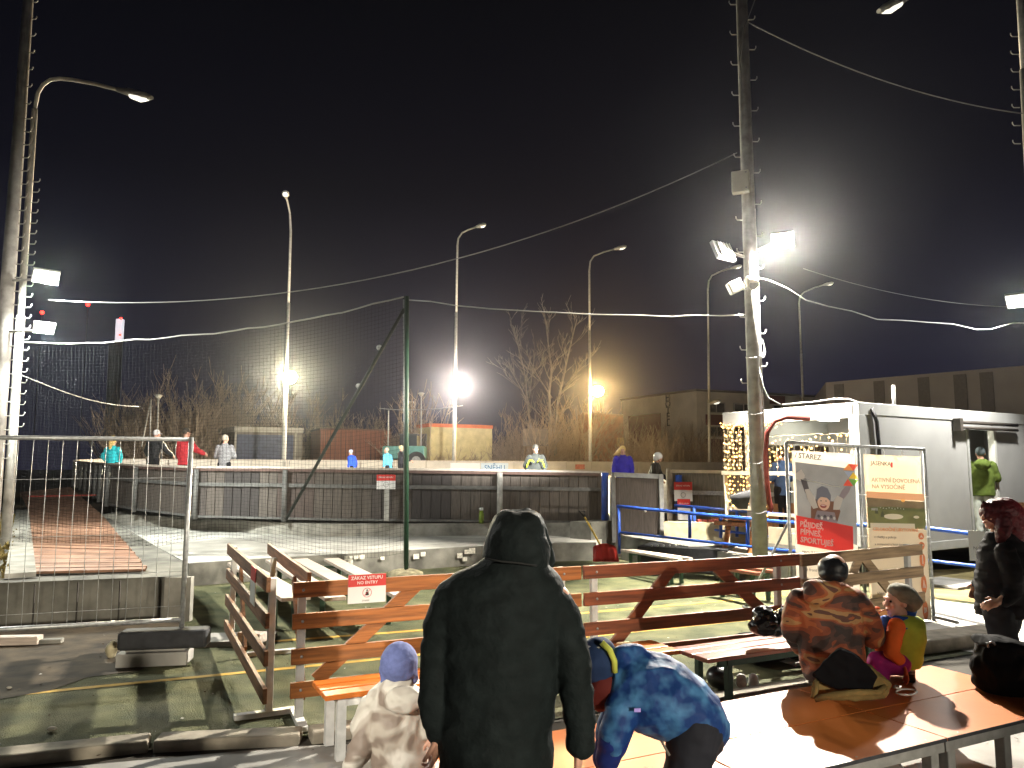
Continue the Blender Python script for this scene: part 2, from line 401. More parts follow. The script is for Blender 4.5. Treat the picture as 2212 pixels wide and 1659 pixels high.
def rail(name, dz, wd, h, m, dy=0.0, ext=0):
    q = MB()
    for a, b in zip(tops[:-1], tops[1:]):
        q.beam(a + V((0, dy, dz)), b + V((0, dy, dz)) + (b - a).normalized() * .02, wd, h)
    return q.build(name, m, rink)
rail('top_rail', 0, .16, .05, mat('rail_pale', (.5, .44, .38), .6, .2, 8))
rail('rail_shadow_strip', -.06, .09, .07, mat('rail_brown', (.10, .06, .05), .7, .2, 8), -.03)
RG = mat('rail_grey', (.11, .11, .105), .6, .25, 9)
rail('mid_rail', -.42, .05, .085, RG, -.055)
rail('foot_rail', -BH + .05, .05, .05, RG, -.055)
for i, (p, t) in enumerate(zip(FR, tops)):
    if i == 0: continue
    r_ = .07 if i < 3 else .06
    if i == 2: continue
    m_ = MB().tube([t + V((0, -.14, -.05)), t + V((0, -.14, -BH - .02))], r_, 12); m_.build('post', RG if i > 1 else STEELP, rink)
# sign on its short post
def no_entry_sign(c, xd, up, w_, h_, label, words=True, group='red and white no entry signs', foot=None):
    xd = V(xd).normalized(); up = V(up).normalized(); n = xd.cross(up); c = V(c)
    s_ = thing('warning_sign', label, 'sign', c, group)
    rot = Matrix((xd, up, n)).transposed()
    MB().box(c, (w_, h_, .006), rot).build('plate', WHITE, s_)
    MB().box(c + up * h_ * .29 + n * .004, (w_, h_ * .42, .004), rot).build('red_band', RED, s_)
    if words:
        text('lettering', 'ZÁKAZ VSTUPU', w_ * .118, c - xd * w_ * .43 + up * h_ * .33 + n * .007, xd, up, WHITE, s_, bold=.012)
        text('lettering', 'NO ENTRY', w_ * .11, c - xd * w_ * .27 + up * h_ * .165 + n * .007, xd, up, WHITE, s_, bold=.004)
        ring = MB(); pc = c - up * h_ * .14 + n * .0055; k = w_ * .115
        ring.tube([pc + (xd * math.cos(t / 24 * 2 * math.pi) + up * math.sin(t / 24 * 2 * math.pi)) * k for t in range(25)], .0022, 4)
        ring.beam(pc - xd * k * .7 - up * k * .7, pc + xd * k * .7 + up * k * .7, .003, .003, n)
        ring.build('prohibition_ring', RED, s_)
        pic = MB(); pic.ball(pc + up * k * .52, k * .2, 6, (1, 1, .15), rot)
        x2 = lambda a, b: pc + xd * k * a + up * k * b + n * .001
        pic.poly([x2(-.28, .25), x2(-.42, -.62), x2(.42, -.62), x2(.28, .25)]); pic.build('pictogram', BLACKM, s_)
        text('lettering', 'STAREZ', w_ * .055, c - xd * w_ * .13 - up * h_ * .44 + n * .007, xd, up, mat('ink_grey', (.12, .12, .13), .6, 0), s_)
    else:
        text('lettering', 'ZÁKAZ VSTUPU', w_ * .11, c - xd * w_ * .40 + up * h_ * .27 + n * .007, xd, up, WHITE, s_, bold=.012)
        ring = MB(); pc = c - up * h_ * .18 + n * .0055; k = w_ * .13
        ring.tube([pc + (xd * math.cos(t / 16 * 2 * math.pi) + up * math.sin(t / 16 * 2 * math.pi)) * k for t in range(17)], .004, 4); ring.build('prohibition_ring', mat('ink_grey', (.12, .12, .13), .6, 0), s_)
    return s_
c = D(834, 1041, 18.2); sg = no_entry_sign(c, (1, .02, 0), (0, 0, 1), .44, .34, 'small red and white sign on a post before the dark rink boards behind the net', False)
MB().box((c.x + .02, c.y + .035, c.z - .38), (.11, .05, 1.05)).build('post', STEELP, sg)
# ice sheet inside the boards
q = MB(); pts = [(t.x, t.y + .05, t.z - 1.02) for t in tops] + [(-21.6, 41.2, 1.42), (-19, 42.6, 1.43), (24.5, 67.5, 1.46), (26, 30, 1.1), (9, 19.4, .95)]
vs = [q.bm.verts.new(p) for p in pts]; q.bm.faces.new(vs); bmesh.ops.triangulate(q.bm, faces=q.bm.faces[:])
struct('ice_sheet', q, mat('ice', (.66, .70, .72), .25, .12, .8, .05))
# far boards
fb = thing('far_rink_boards', 'pale boards on the far side of the ice rink', 'rink boards', (0, 54, 1))
zt = 2.44; fpts = [V((-22.1, 39, 2.35)), V((-21.7, 41.2, zt)), V((-19, 42.8, zt)), V((25, 68.2, zt))]
q = MB(); q2 = MB()
for a, b in zip(fpts[:-1], fpts[1:]):
    n = max(1, round((b - a).length / 2.2))
    for i in range(n):
        p, r_ = a.lerp(b, i / n), a.lerp(b, (i + .985) / n)
        q.beam(p - V((0, 0, .62)), r_ - V((0, 0, .62)), .06, 1.2)
    q2.beam(a, b, .12, .06)
q.build('board_panel', mat('far_white', (.60, .55, .48), .6, .12, 1.5), fb); q2.build('top_rail', mat('rail_pale', (.5, .44, .38), .6, .2, 8), fb)
def on_far(x):
    r_ = ray(x, 1000); A, B = fpts[2], fpts[3]; d = B - A
    t = (r_.x * A.y - r_.y * A.x) / (r_.y * d.x - r_.x * d.y); return A + d * t
fd = (fpts[3] - fpts[2]).normalized(); fn = V((fd.y, -fd.x, 0))
def advert(x0, x1, z0, z1, m, label):
    a, b = on_far(x0) + fn * .05, on_far(x1) + fn * .05
    t = thing('advert_board', label, 'advert', V((a.x, a.y, z0)), 'advert boards on the far rink boards')
    MB().beam(V((a.x, a.y, (z0 + z1) / 2)), V((b.x, b.y, (z0 + z1) / 2)), .02, z1 - z0).build('panel', m, t); return t, a, b
advert(972, 1036, 1.75, 2.32, mat('ad_white', (.8, .8, .82), .5, 0), 'blank white advert board on the far rink boards')
ad, a, b = advert(1038, 1097, 1.75, 2.32, mat('ad_blue', (.55, .66, .78), .5, .1, 2), 'pale blue advert board with blue lettering on the far rink boards')
text('lettering', 'SNĚHU', .5, V((a.x, a.y, 1.84)) + fn * .02 + fd * .25, fd, (0, 0, 1), mat('ad_ink', (.06, .18, .42), .5, 0), ad, bold=.01)
advert(1374 - 132, 1262, 1.9, 2.25, mat('ad_red', (.6, .2, .14), .5, .3, 6), 'small pale square notice with red print on the far rink boards')
# gate in the boards
gate = thing('rink_gate', 'dark plank gate of the rink standing half open in a pale grey frame', 'gate', D(1380, 1160, 17.3))
g0, g1 = D(1326, 1025, 17.6), D(1424, 1029, 17.0); gz0 = .82
gx = (g1 - g0).normalized(); gx.z = 0
q = MB(); n = 8
for i in range(n):
    p, r_ = g0.lerp(g1, i / n), g0.lerp(g1, (i + 1.03) / n); q.mi = 0; j = (i % 2) * .01
    q.beam(V((p.x, p.y + j, (g0.z + gz0) / 2 - .45)), V((r_.x, r_.y + j, (g0.z + gz0) / 2 - .45)), .03, g0.z - .05)
q.build('gate_leaf', mat('gate_planks', (.075, .060, .052), .75, .3, 8, .2, stretch=(6, 6, .5)), gate)
ex = V((0, -.03, 0))
MB().beam(g0 + ex, g1 + ex, .09, .10).build('frame_top', GREYP, gate)
q = MB(); q.beam(g1 + V((.03, -.03, .05)), V((g1.x + .03, g1.y - .03, .30)), .13, .09, V((1, 0, 0))); q.build('frame_post', GREYP, gate)
q = MB(); q.beam(g0 + V((-.02, -.03, .05)), V((g0.x - .02, g0.y - .03, .30)), .10, .09, V((1, 0, 0))); q.build('hinge_post', mat('grey_dark', (.09, .09, .09), .6, .2, 9), gate)
MB().ball(D(1394, 1104, 16.9), .03, 6).build('handle', STEELP, gate)
def bollard(x, y0, y1, Y, r_, m, label, cat='post'):
    a, b = D(x, y0, Y), D(x, y1, Y); o = MB().tube([a, b], r_, 14).build('pipe_post', m); tag(o, label, cat, 'posts beside the rink gate')
bollard(1307, 1021, 1131, 18.2, .085, BLUEP, 'thick blue post at the left side of the dark rink gate')
bollard(1320, 1030, 1128, 18.1, .045, WHITE, 'thin white post squeezed between the blue post and the dark gate')
bollard(1466, 1026, 1114, 17.4, .075, BLUEP, 'thick blue post on the right side of the gate opening below the red notices')
# right-hand boards
rb = thing('plank_boards', 'grey wooden plank boards right of the gate opening with a pale top rail', 'rink boards', D(1540, 1110, 17.2))
a, b = D(1448, 1018, 17.6), D(1700, 1021, 16.6); q = MB(); n = 16
for i in range(n):
    p, r_ = a.lerp(b, i / n), a.lerp(b, (i + 1.03) / n); q.mi = random.choice([0, 0, 1]); j = (i % 2) * .012 + random.uniform(0, .005)
    q.beam(V((p.x, p.y + j, p.z - .62)), V((r_.x, r_.y + j, r_.z - .62)), .03, 1.2)
q.build('board_panel', [mat('plank_grey', (.20, .18, .14), .8, .35, 7, .3, stretch=(6, 6, .5)), mat('plank_grey2', (.14, .125, .095), .8, .35, 7, .3, stretch=(6, 6, .5))], rb)
MB().beam(a, b, .16, .07).build('top_rail', mat('rail_cream', (.5, .42, .28), .6, .2, 8), rb)
MB().beam(a + V((0, -.05, -.47)), b + V((0, -.05, -.47)), .05, .09).build('mid_rail', GALV, rb)
MB().beam(a + V((-.03, -.02, .06)), V((a.x - .03, a.y - .02, .4)), .12, .12, V((1, 0, 0))).build('end_post', mat('post_wood', (.33, .28, .22), .8, .3, 7), rb)
dx = (b - a).normalized(); dx.z = 0
no_entry_sign(D(1475.5, 1048, 17.25) - V((0, 0, .14)), dx, (0, 0, 1), .40, .42, 'upper red and white notice on the plank boards right of the gate', False, 'red and white no entry signs')
no_entry_sign(D(1478, 1120 - 1.5, 17.2) + V((0, 0, .18)), dx, (0, 0, 1), .28, .46, 'lower red and white notice on the blue post right of the gate', False, 'red and white no entry signs')
# ================================================================== ramp with blue railings
q = MB(); q.prism([(D(1341, 1150, 16.9).x, 16.9), (D(1560, 1165, 14.4).x, 14.4), (D(1700, 1180, 13.2).x, 13.2), (D(1760, 1180, 14.2).x, 14.2), (D(1480, 1140, 17).x, 17.0)], -.03, [.52, .42, .33, .36, .52])
tag(q.build('concrete_ramp', CONC), 'pale concrete ramp climbing to the rink gate between blue railings', 'ramp')
q = MB(); a, b = D(1420, 1190, 15.3), D(1520, 1190, 14.6); q.box((a.x + .55, 15.2, .24), (1.7, .9, .42), Matrix.Rotation(R(-25), 3, 'Z')); o = q.build('step_block', RUBBER); tag(o, 'black rubber covered step at the foot of the ramp with a row of white studs', 'step')
q = MB()
for k in range(7):
    p = D(1408 + k * 13, 1179 - k * .3, 14.85); q.ico(p, .02, 1)
q.build('stud', WHITE, o)
def railing(top, low, posts, label, r_=.034):
    t = thing('blue_railing', label, 'railing', (top[0].x, top[0].y, .3), 'blue pipe railings of the ramp')
    MB().tube(top, r_, 10).build('handrail', BLUEP, t); MB().tube(low, r_ * .75, 10).build('lower_rail', BLUEP, t)
    for a, b in posts: MB().tube([a, b], r_, 10).build('post', BLUEP, t)
railing([D(1333, 1093, 16.3), D(1381, 1098, 16.0), D(1696, 1128, 13.5), D(1990, 1139, 12.0), D(2135, 1157, 11.2), D(2260, 1172, 10.6)],
        [D(1341, 1150, 16.2), D(1696, 1189, 13.5), D(1990, 1209, 12.0), D(2100, 1222, 11.3), D(2260, 1240, 10.6)],
        [(D(1337, 1093, 16.3), D(1338, 1196, 16.2)), (D(1557, 1116, 14.6), G(1557, 1200, .0)), (D(1615, 1121, 14.1), D(1615, 1182, 14.1)), (D(1490, 1108, 15.1), D(1490, 1162, 15.1))],
        'front blue pipe railing running from the gate down to the right')
railing([D(1458, 1092, 16.9), D(1696, 1112, 14.9), D(1860, 1124, 13.6)], [D(1484, 1137, 16.6), D(1696, 1163, 14.9), D(1860, 1176, 13.6)],
        [(D(1592, 1103, 15.7), D(1592, 1160, 15.7)), (D(1500, 1096, 16.5), D(1500, 1150, 16.5))], 'rear blue pipe railing of the ramp passing before the plank boards')
q = MB(); p = D(1545, 1135, 16.3); q.box((p.x, p.y, .52), (2.1, .5, .62), Matrix.Rotation(R(-12), 3, 'Z')); tag(q.build('concrete_footing', mat('footing', (.42, .36, .23), .9, .3, 5, .3)), 'pale yellowish concrete footing under the plank boards', 'footing')
q = MB(); p = D(1510, 1093, 16.4)
for k in range(9): q.box((p.x + k * .11, p.y + random.uniform(-.1, .1), .86), (.1, .09, .05), Matrix.Rotation(random.random() * 3, 3, 'Z'))
o = q.build('rag_heap', [mat('rag', (.25, .05, .04), .9, .6, 9)]); tag(o, 'small heap of red and dark rags on the concrete footing', 'rags'); o['kind'] = 'stuff'
q = MB(); p = D(1575, 1192, 14.0); q.ball((p.x, p.y, .12), .26, 8, (1.2, .8, .6)); tag(q.skin('stone', CONC, None, .03, 2, .03, 4), 'rough pale boulder at the foot of the blue railing', 'boulder')
q = MB(); p = G(1040, 1130, zL); q.tube([(p.x, p.y - .1, zL), (p.x, p.y - .1, zL + .24), (p.x, p.y - .1, zL + .25), (p.x, p.y - .1, zL + .30)], [.06, .06, .045, .045], 12)
bt = q.build('drink_can', mat('can_green', (.16, .24, .02), .35, .1, 9)); tag(bt, 'green drinks bottle with pale cap standing on the rink ledge', 'bottle')
MB().tube([(p.x, p.y - .1, zL + .301), (p.x, p.y - .1, zL + .37)], .046, 12).build('cap', WHITE, bt)
# ================================================================== timber railings
def panel(A, B, tops, rh, m, posts, braces, label, postm=WHITEP, bolts=True, side=-1, post_h=1.06, foot=True, tilt=0):
    A, B = V((A[0], A[1], 0)), V((B[0], B[1], 0)); L = (B - A).length; ang = math.atan2(B.y - A.y, B.x - A.x)
    t = thing('timber_railing', label, 'railing', A, 'timber railing panels on white posts', ang)
    for zt in tops:
        q = MB().box((L / 2, side * .035, zt - rh / 2), (L, .034, rh)); o = q.build('rail', m, t, True, .004)
        if bolts:
            for px in posts: MB().ball((px * L, side * .054, zt - rh / 2), .012, 5, (1, .6, 1)).build('bolt', GALV, o, True)
    for px in posts:
        q = MB().box((px * L, side * -.012, post_h / 2), (.06, .055, post_h))
        if foot: q.box((px * L, 0, .02), (.07, .5, .04)); 
        q.build('post', postm, t, True, .004)
    for x0, z0, x1, z1 in braces:
        MB().beam((x0, side * -.002, z0), (x1, side * -.002, z1), .11, .028, V((0, 1, 0))).build('brace', m, t, True)
    return t
fA = V((-1.72, 6.17, 0)); fB = V((2.98, 8.22, 0)); fm = fA.lerp(fB, .5)
T4 = [1.065, .825, .56, .31]
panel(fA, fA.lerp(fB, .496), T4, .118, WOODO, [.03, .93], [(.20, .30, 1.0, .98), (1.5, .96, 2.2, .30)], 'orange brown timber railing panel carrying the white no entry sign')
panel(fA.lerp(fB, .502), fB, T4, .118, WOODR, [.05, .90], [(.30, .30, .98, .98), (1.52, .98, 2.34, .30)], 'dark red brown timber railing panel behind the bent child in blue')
panel(fB + V((.03, .03, 0)), (4.86, 9.36), [1.055, .80, .50], .125, WOODG, [.04, .90], [(.55, .3, 1.02, .95), (1.1, .95, 1.75, .38)], 'grey brown weathered railing panel in front of the banners', GREYP, False)
wA, wB = V((-1.90, 6.26, 0)), V((-3.24, 9.05, 0))
panel(wB, wA, [1.09, .81, .52, .235], .118, mat('wood_brown', (.21, .10, .045), .65, .5, 6, .25, stretch=(.35, 5, 5), detail=8), [.06, .965], [(.9, .9, 1.5, .2)], 'brown timber railing panel running away from the camera on the left', WHITEP, False, -1, 1.07)
panel(wB + V((.36, .1, 0)), wA + V((.16, .35, 0)), [1.08], .118, mat('wood_brown', (.2, .1, .05)), [.3], [(2.2, .95, 2.9, .1)], 'single brown plank railing close behind the left railing panel', WHITEP, False, 1, 1.0)
# the printed signs on the rails
fd2 = (fB - fA).normalized(); fn2 = V((fd2.y, -fd2.x, 0))
def onfence(x, y, off=.056):
    r_ = ray(x, y); t = (r_.x * fA.y - r_.y * fA.x) / (r_.y * fd2.x - r_.x * fd2.y); p = fA + fd2 * t; s_ = p.y / r_.y
    return V((p.x, p.y, H + r_.z * s_)) + fn2 * off
a, b = onfence(749, 1270), onfence(830, 1266); c = onfence(789.5, 1269)
no_entry_sign(c, fd2, (0, 0, 1), (b - a).length, .225, 'large white no entry sign with red top hanging on the orange railing')
wd = (wA - wB).normalized(); wn = V((wd.y, -wd.x, 0))
pz = D(564, 1213, 7.95); s2 = thing('warning_sign', 'narrow red and white sign on the left brown railing seen edge on', 'sign', pz, 'red and white no entry signs')
r_ = ray(563, 1213); t_ = (r_.x * wB.y - r_.y * wB.x) / (r_.y * wd.x - r_.x * wd.y); pz = wB + wd * t_ + wn * .058
s2.location = (pz.x, pz.y, .98)
MB().beam(pz + V((0, 0, 1.03)) - wd * .15, pz + V((0, 0, 1.03)) + wd * .15, .006, .12).build('red_band', RED, s2)
MB().beam(pz + V((0, 0, .87)) - wd * .15, pz + V((0, 0, .87)) + wd * .15, .006, .20).build('plate', WHITE, s2)
# ================================================================== benches and tables
def slat_bench(label, c, ang, L, planks, z, m, legm, group, thick=.035, legx=None, legw=.06, frame=True, legtop=None):
    t = thing('slatted_bench', label, 'bench', V((c[0], c[1], 0)), group, ang)
    for y0, y1 in planks:
        MB().box((L / 2, (y0 + y1) / 2, z - thick / 2), (L, y1 - y0, thick)).build('slat', m, t, True, .006)
    ya, yb = planks[0][0] + .05, planks[-1][1] - .05
    for x in (legx or (.12, L - .12)):
        for y in (ya, yb): MB().box((x, y, (z - thick) / 2), (legw, legw, z - thick)).build('leg', legm, t, True)
        if frame: MB().box((x, (ya + yb) / 2, z - thick - .025), (legw * .8, yb - ya - legw - .004, .04)).build('crossbar', legm, t, True)
    if frame: 
        for y in (ya, yb): MB().box((L / 2, y, z - thick - .03), (L - .24 - legw - .004, legw * .7, .05)).build('side_bar', legm, t, True)
    return t
BG = 'benches around the yard'
ang = math.atan2(.447, .894)
b0 = G(703, 1504, .44)
slat_bench('orange slatted bench with white legs along the railing behind the children', (b0.x, b0.y), ang, 2.98, [(0, .13), (.155, .275), (.30, .42)], .44, SEATO, WHITEP, BG)
p = G(1354, 1391, .442); q = MB().box((p.x, p.y, .443), (.13, .13, .004), Matrix.Rotation(ang, 3, 'Z')); tag(q.build('paper_sticker', mat('paper_cream', (.75, .55, .28), .6, .1)), 'small square cream sticker on the orange slatted bench', 'sticker')
MAHO = mat('bench_lacquer', (.30, .10, .06), .30, .25, 6, .1, stretch=(.35, 5, 5), spec=.6)
b1 = G(1529, 1424, .44)
slat_bench('reddish lacquered bench with green legs beside the sitting man', (b1.x, b1.y), ang, 2.3, [(0, .17), (.19, .33), (.35, .46)], .44, MAHO, GREENP, BG, legx=(.25, 1.9), legw=.05)
lb = [((700, 1294), (631, 1206), 46), ((765, 1294), (683, 1206), 0)]
# pale plank benches behind the left railing (each plank measured at its two ends)
def plank_bench(label, planks, z, m, legm, group):
    c = (planks[0][0] + planks[0][1]) / 2; t = thing('plank_bench', label, 'bench', V((c.x, c.y, 0)), group)
    ds = [(a - b).normalized() for a, b, w_ in planks]
    for a, b, w_ in planks: MB().beam(V((a.x, a.y, z - .02)), V((b.x, b.y, z - .02)), w_, .045).build('slat', m, t, False, .006)
    for f in (.15, .85):
        pa = planks[0][0].lerp(planks[0][1], f); pb = planks[-1][0].lerp(planks[-1][1], f)
        if len(planks) == 1: d = V((ds[0].y, -ds[0].x, 0)) * .12; pa, pb = pa - d, pb + d
        for p_ in (pa, pb): MB().box((p_.x, p_.y, (z - .045) / 2), (.06, .06, z - .045)).build('leg', legm, t)
        MB().beam(V((pa.x, pa.y, z - .07)), V((pb.x, pb.y, z - .07)), .05, .04).build('crossbar', legm, t)
    return t
ZB = .45
g_ = lambda x, y: G(x, y, ZB)
plank_bench('pale plank bench behind the left railing, leftmost of the pale plank seats', [(g_(640, 1290), g_(515, 1214), .34)], ZB, WOODP, GREENP, BG)
plank_bench('pale picnic table of three wide gapped planks behind the no entry sign', [(g_(725, 1290), g_(590, 1208), .25), (g_(800, 1287), g_(648, 1207), .25), (g_(872, 1284), g_(716, 1206), .25)], ZB, WOODP, GREENP, BG)
plank_bench('thin pale bench with green legs before the step of the ramp', [(g_(1362, 1186), g_(1492, 1205), .10), (g_(1345, 1186), g_(1470, 1207), .10)], ZB, WOODP, GREENP, BG)
plank_bench('pale bench with red edged planks and green legs left of the banners', [(g_(1578, 1219), g_(1672, 1232), .12), (g_(1545, 1222), g_(1640, 1237), .12)], ZB, MAHO, GREENP, BG)
# low orange tables
n0, n1, nm = 2.935, 4.025, 3.47
TZ = .45
def low_table(u0, u1, label, legs):
    t = thing('low_table', label, 'table', UN(u0, n0), 'low orange tables pushed together in a row', ang)
    L = u1 - u0; W = n1 - n0; lm = mat('table_frame', (.23, .23, .22), .55, .2, 12)
    MB().box((L / 2, (nm - n0) / 2 - .0015, TZ - .009), (L - .006, nm - n0 - .005, .018)).build('tabletop_board', TABLEO, t, True, .002)
    MB().box((L / 2, (nm - n0) + (n1 - nm) / 2 + .0015, TZ - .009), (L - .006, n1 - nm - .005, .018)).build('tabletop_board', TABLEO, t, True, .002)
    MB().box((L / 2, -.0015, TZ - .0095), (L - .006, .003, .019)).build('edge_band', RUBBER, t, True)
    for y in (.035, W - .035): MB().box((L / 2, y, TZ - .05), (L - .01, .04, .06)).build('side_bar', lm, t, True)
    for x in legs:
        for y in (.06, W - .06): MB().box((x * L, y, (TZ - .08) / 2), (.065, .065, TZ - .08)).build('leg', lm, t, True, .006)
    for y, x in ((.03, .1), (.03, .9), (W - .03, .1), (W - .03, .9), (nm - n0 - .03, .5), (.03, .5)):
        MB().ball((x * L, y, TZ), .006, 4, (1, 1, .3)).build('screw', GALV, t, True)
    return t
low_table(1.40, 2.80, 'left low orange table with a water stained top behind the hooded man', (.08, .92))
low_table(2.805, 4.19, 'middle low orange table shining white under the floodlight', (.05, .95))
low_table(4.195, 5.60, 'right low orange table under the bags and the bottle', (.05, .42, .95))
# stain on the left table
q = MB()
for k in range(70):
    p = UN(2.35 + random.gauss(0, .16), 3.2 + random.gauss(0, .09), TZ + .0012)
    q.ball(p, random.uniform(.004, .016), 4, (1.6, 1, .06), Matrix.Rotation(ang, 3, 'Z'))
o = q.build('water_stain', mat('stain_pale', (.62, .42, .30), .25, .1, 9)); tag(o, 'pale speckled splash of melted snow on the left table', 'stain'); o['kind'] = 'stuff'
# ================================================================== mesh site fence on its foot
pR, pL = V((D(411, 950, 7.7).x, 7.7, 0)), V((-6.6, 6.73, 0))
fd3 = (pR - pL).normalized()
mf = thing('mesh_fence', 'galvanised wire mesh site fence panel at the left edge', 'fence', pR)
zT, zBt = D(411, 949, 7.7).z, D(409, 1338, 7.7).z
MB().tube([pR + V((0, 0, .22)), pR + V((.01, 0, zT + .02))], .024, 12).build('upright', GALV, mf)
MB().tube([pL + V((0, 0, .1)), pL + V((0, 0, zT))], .024, 12).build('upright', GALV, mf)
MB().tube([pL + V((0, 0, zT)), pR + V((0, 0, zT))], .022, 12).build('top_tube', GALV, mf)
MB().tube([pL + V((0, 0, zBt - .02)), pR + V((0, 0, zBt))], .022, 12).build('bottom_tube', GALV, mf)
q = MB(); L = (pR - pL).length; k = .13
while k < L:
    p = pR - fd3 * k; bw = random.uniform(-.012, .012)
    q.tube([p + V((0, 0, zBt)), p + fd3 * bw + V((0, 0, (zBt + zT) / 2)), p + fd3 * bw * .6 + V((0, 0, zT - .4)), p + V((0, 0, zT))], .0028, 5); k += .125
for z in (.95, 1.32, 1.86, .62): q.tube([pL + V((0, 0, z - .03)), pR + V((0, 0, z))], .0024, 5)
q.build('wire_mesh', mat('wire', (.42, .43, .43), .4, .2, 20, metal=.5), mf)
q = MB(); c = V((D(357, 1373, 7.62).x, 7.62, .33)); rz = Matrix.Rotation(R(10), 3, 'Z')
q.box(c, (.80, .24, .17), rz); ft = q.build('fence_foot', RUBBER, None, False, .03); tag(ft, 'black rubber foot block holding the mesh fence post', 'fence foot')
q = MB(); c2 = G(322, 1425, .07) + V((.02, .14, 0)); q.box((c2.x, c2.y + .02, .18), (.56, .27, .08), rz); tag(q.build('paving_slab', PAVE, None, False, .008), 'upper pale concrete slab under the black rubber foot', 'slab')
q = MB(); q.box((c2.x - .02, c2.y, .07), (.66, .32, .13), rz); tag(q.build('paving_slab', PAVE, None, False, .008), 'lower pale concrete slab of the stack under the fence foot', 'slab')
q = MB(); p = G(241, 1420, 0); q.ball((p.x, p.y, .08), .075, 7, (.7, 1, 1.15)); tag(q.skin('stone', mat('stone_pale', (.42, .37, .24), .9, .3, 12, .4), None, .012, 2, .008, 9), 'small rounded pale stone leaning on the slab stack', 'stone')
q = MB(); p = G(40, 1398); q.box((p.x - .3, p.y + .1, .05), (.9, .14, .09), Matrix.Rotation(R(6), 3, 'Z')); tag(q.build('timber_offcut', WOODP, None, False, .008), 'pale timber offcut lying on the soil at the left edge', 'timber')
q = MB(); p = G(100, 1392); q.box((p.x, p.y + .05, .025), (.28, .1, .05), Matrix.Rotation(R(14), 3, 'Z')); tag(q.build('brick', CONC, None, False, .012), 'broken brick on the soil right of the pale timber offcut', 'brick')
q = MB(); p = G(495, 1385); q.box((p.x, p.y, .02), (1.0, .5, .06), Matrix.Rotation(R(10), 3, 'Z')); tag(q.build('paving_slab', PAVE, None, False, .01), 'flat wide concrete slab on the turf right of the rubber foot', 'slab')
q = MB(); p = G(545, 1375, .1); q.box((p.x, p.y, .1), (.30, .14, .10), Matrix.Rotation(R(-20), 3, 'Z')); tag(q.build('timber_offcut', WOODP, None, False, .012), 'short pale timber block under the left brown railing', 'timber')
for i, (x, y, z) in enumerate([(290, 1398, 0), (310, 1417, 0), (20, 1488, 0), (112, 1578, 0), (395, 1386, 0), (315, 1365, 0)]):
    p = G(x, y, z); q = MB(); q.ball((p.x, p.y, .012), .018 + .01 * (i % 2), 5, (1.4, .9, .6)); o = q.build('pebble', mat('pebble', (.45, .42, .36), .9, .2, 30))
    tag(o, 'small pale pebble lying on the dark soil and turf at the lower left', 'pebble', 'pebbles on the soil')
# left bank of grass beside the boardwalk
q = MB(); 
for i in range(900):
    t = random.random(); a = G(20, 1246, .6).lerp(G(35, 1110, .6), t); x = a.x - abs(random.gauss(0, .5)); y = a.y + random.uniform(-.2, .2)
    h = random.uniform(.04, .12); s_ = random.uniform(.02, .05); an = random.random() * 6.28
    q.poly([(x - s_ * math.cos(an), y - s_ * math.sin(an), .56), (x + s_ * math.cos(an), y + s_ * math.sin(an), .56), (x + random.uniform(-.08, .08), y + random.uniform(-.08, .08), .56 + h)])
o = struct('grass_bank', q, mat('dry_grass', (.16, .12, .035), .9, .4, 6)); o['kind'] = 'stuff'
# ================================================================== ball net
gp = V((D(878, 1222, 14.3).x, 14.3, 0)); gtop = D(879, 640, 14.3)
gpost = thing('net_post', 'tall dark green steel net post with a long diagonal brace', 'post', gp)
MB().tube([gp, gtop], .042, 12).build('post', GREENP, gpost)
MB().tube([gp + V((-.05, .06, .2)), gtop + V((-.07, .06, -.05))], .012, 8).build('tension_rod', GALV, gpost)
bb = D(618, 1122, 17.6); MB().tube([bb, gtop + V((-.05, .0, -.25))], .035, 10).build('brace', mat('green_dark', (.006, .014, .010), .5, 0), gpost)
for t in (.64, .80): p = bb.lerp(gtop, t); MB().ball(p, .055, 6).build('clamp', GALV, gpost)
q = MB(); q.ball((gp.x - .02, gp.y + .02, .02), .30, 8, (1.1, .8, .35)); tag(q.skin('stone', mat('stone_pale', (.42, .37, .24)), None, .03, 2, .02, 5), 'flat pale boulder at the foot of the green net post', 'boulder')
nl_top, nl_bot = D(46, 741, 14.0), D(40, 1180, 14.0)
NETM = mat('net_cord', (.015, .016, .017), .9, 0, spec=.05)
def net(label, P, nx, nz, r_, wob=.0):
    q = MB(); 
    for i in range(nx + 1): q.tube([P(i / nx, j / 8) for j in range(9)], r_, 3, False)
    for j in range(nz + 1): q.tube([P(i / 14, j / nz) for i in range(15)], r_, 3, False)
    return tag(q.build('ball_net', NETM), label, 'net')
def P1(s_, t):
    top = nl_top.lerp(gtop + V((-.05, 0, -.03)), s_); top.z -= .36 * 4 * s_ * (1 - s_) * (.75 + .5 * (s_ > .5) * 0)
    bot = nl_bot.lerp(D(872, 1186, 14.35), s_); bot.z += -.18 * math.sin(s_ * 9)
    p = top.lerp(bot, t); p.y += .06 * math.sin(s_ * 11 + t * 3); return p
net('dark square mesh ball net hanging between the left mast and the green post', P1, 104, 62, .0021)
def P2(s_, t):
    a = D(44, 812, 13.9).lerp(D(300, 880, 22.5), s_); a.z -= .15 * math.sin(s_ * math.pi); b = V((a.x, a.y, 1.7)); return a.lerp(b, t)
net('second dark ball net running back from the left mast towards the trees', P2, 60, 34, .0012)
def cable(pts, r_, label, m=CABLE, name='cable'): return tag(MB().tube(pts, r_, 6).build(name, m), label, 'cable', 'cables strung between the masts')
cable([P1(i / 24, 0) + V((0, 0, .02)) + V((0, 0, random.uniform(-.02, .02))) for i in range(25)], .014, 'bright rope carrying the top edge of the ball net', mat('rope_pale', (.32, .32, .31), .6, 0), 'rope')
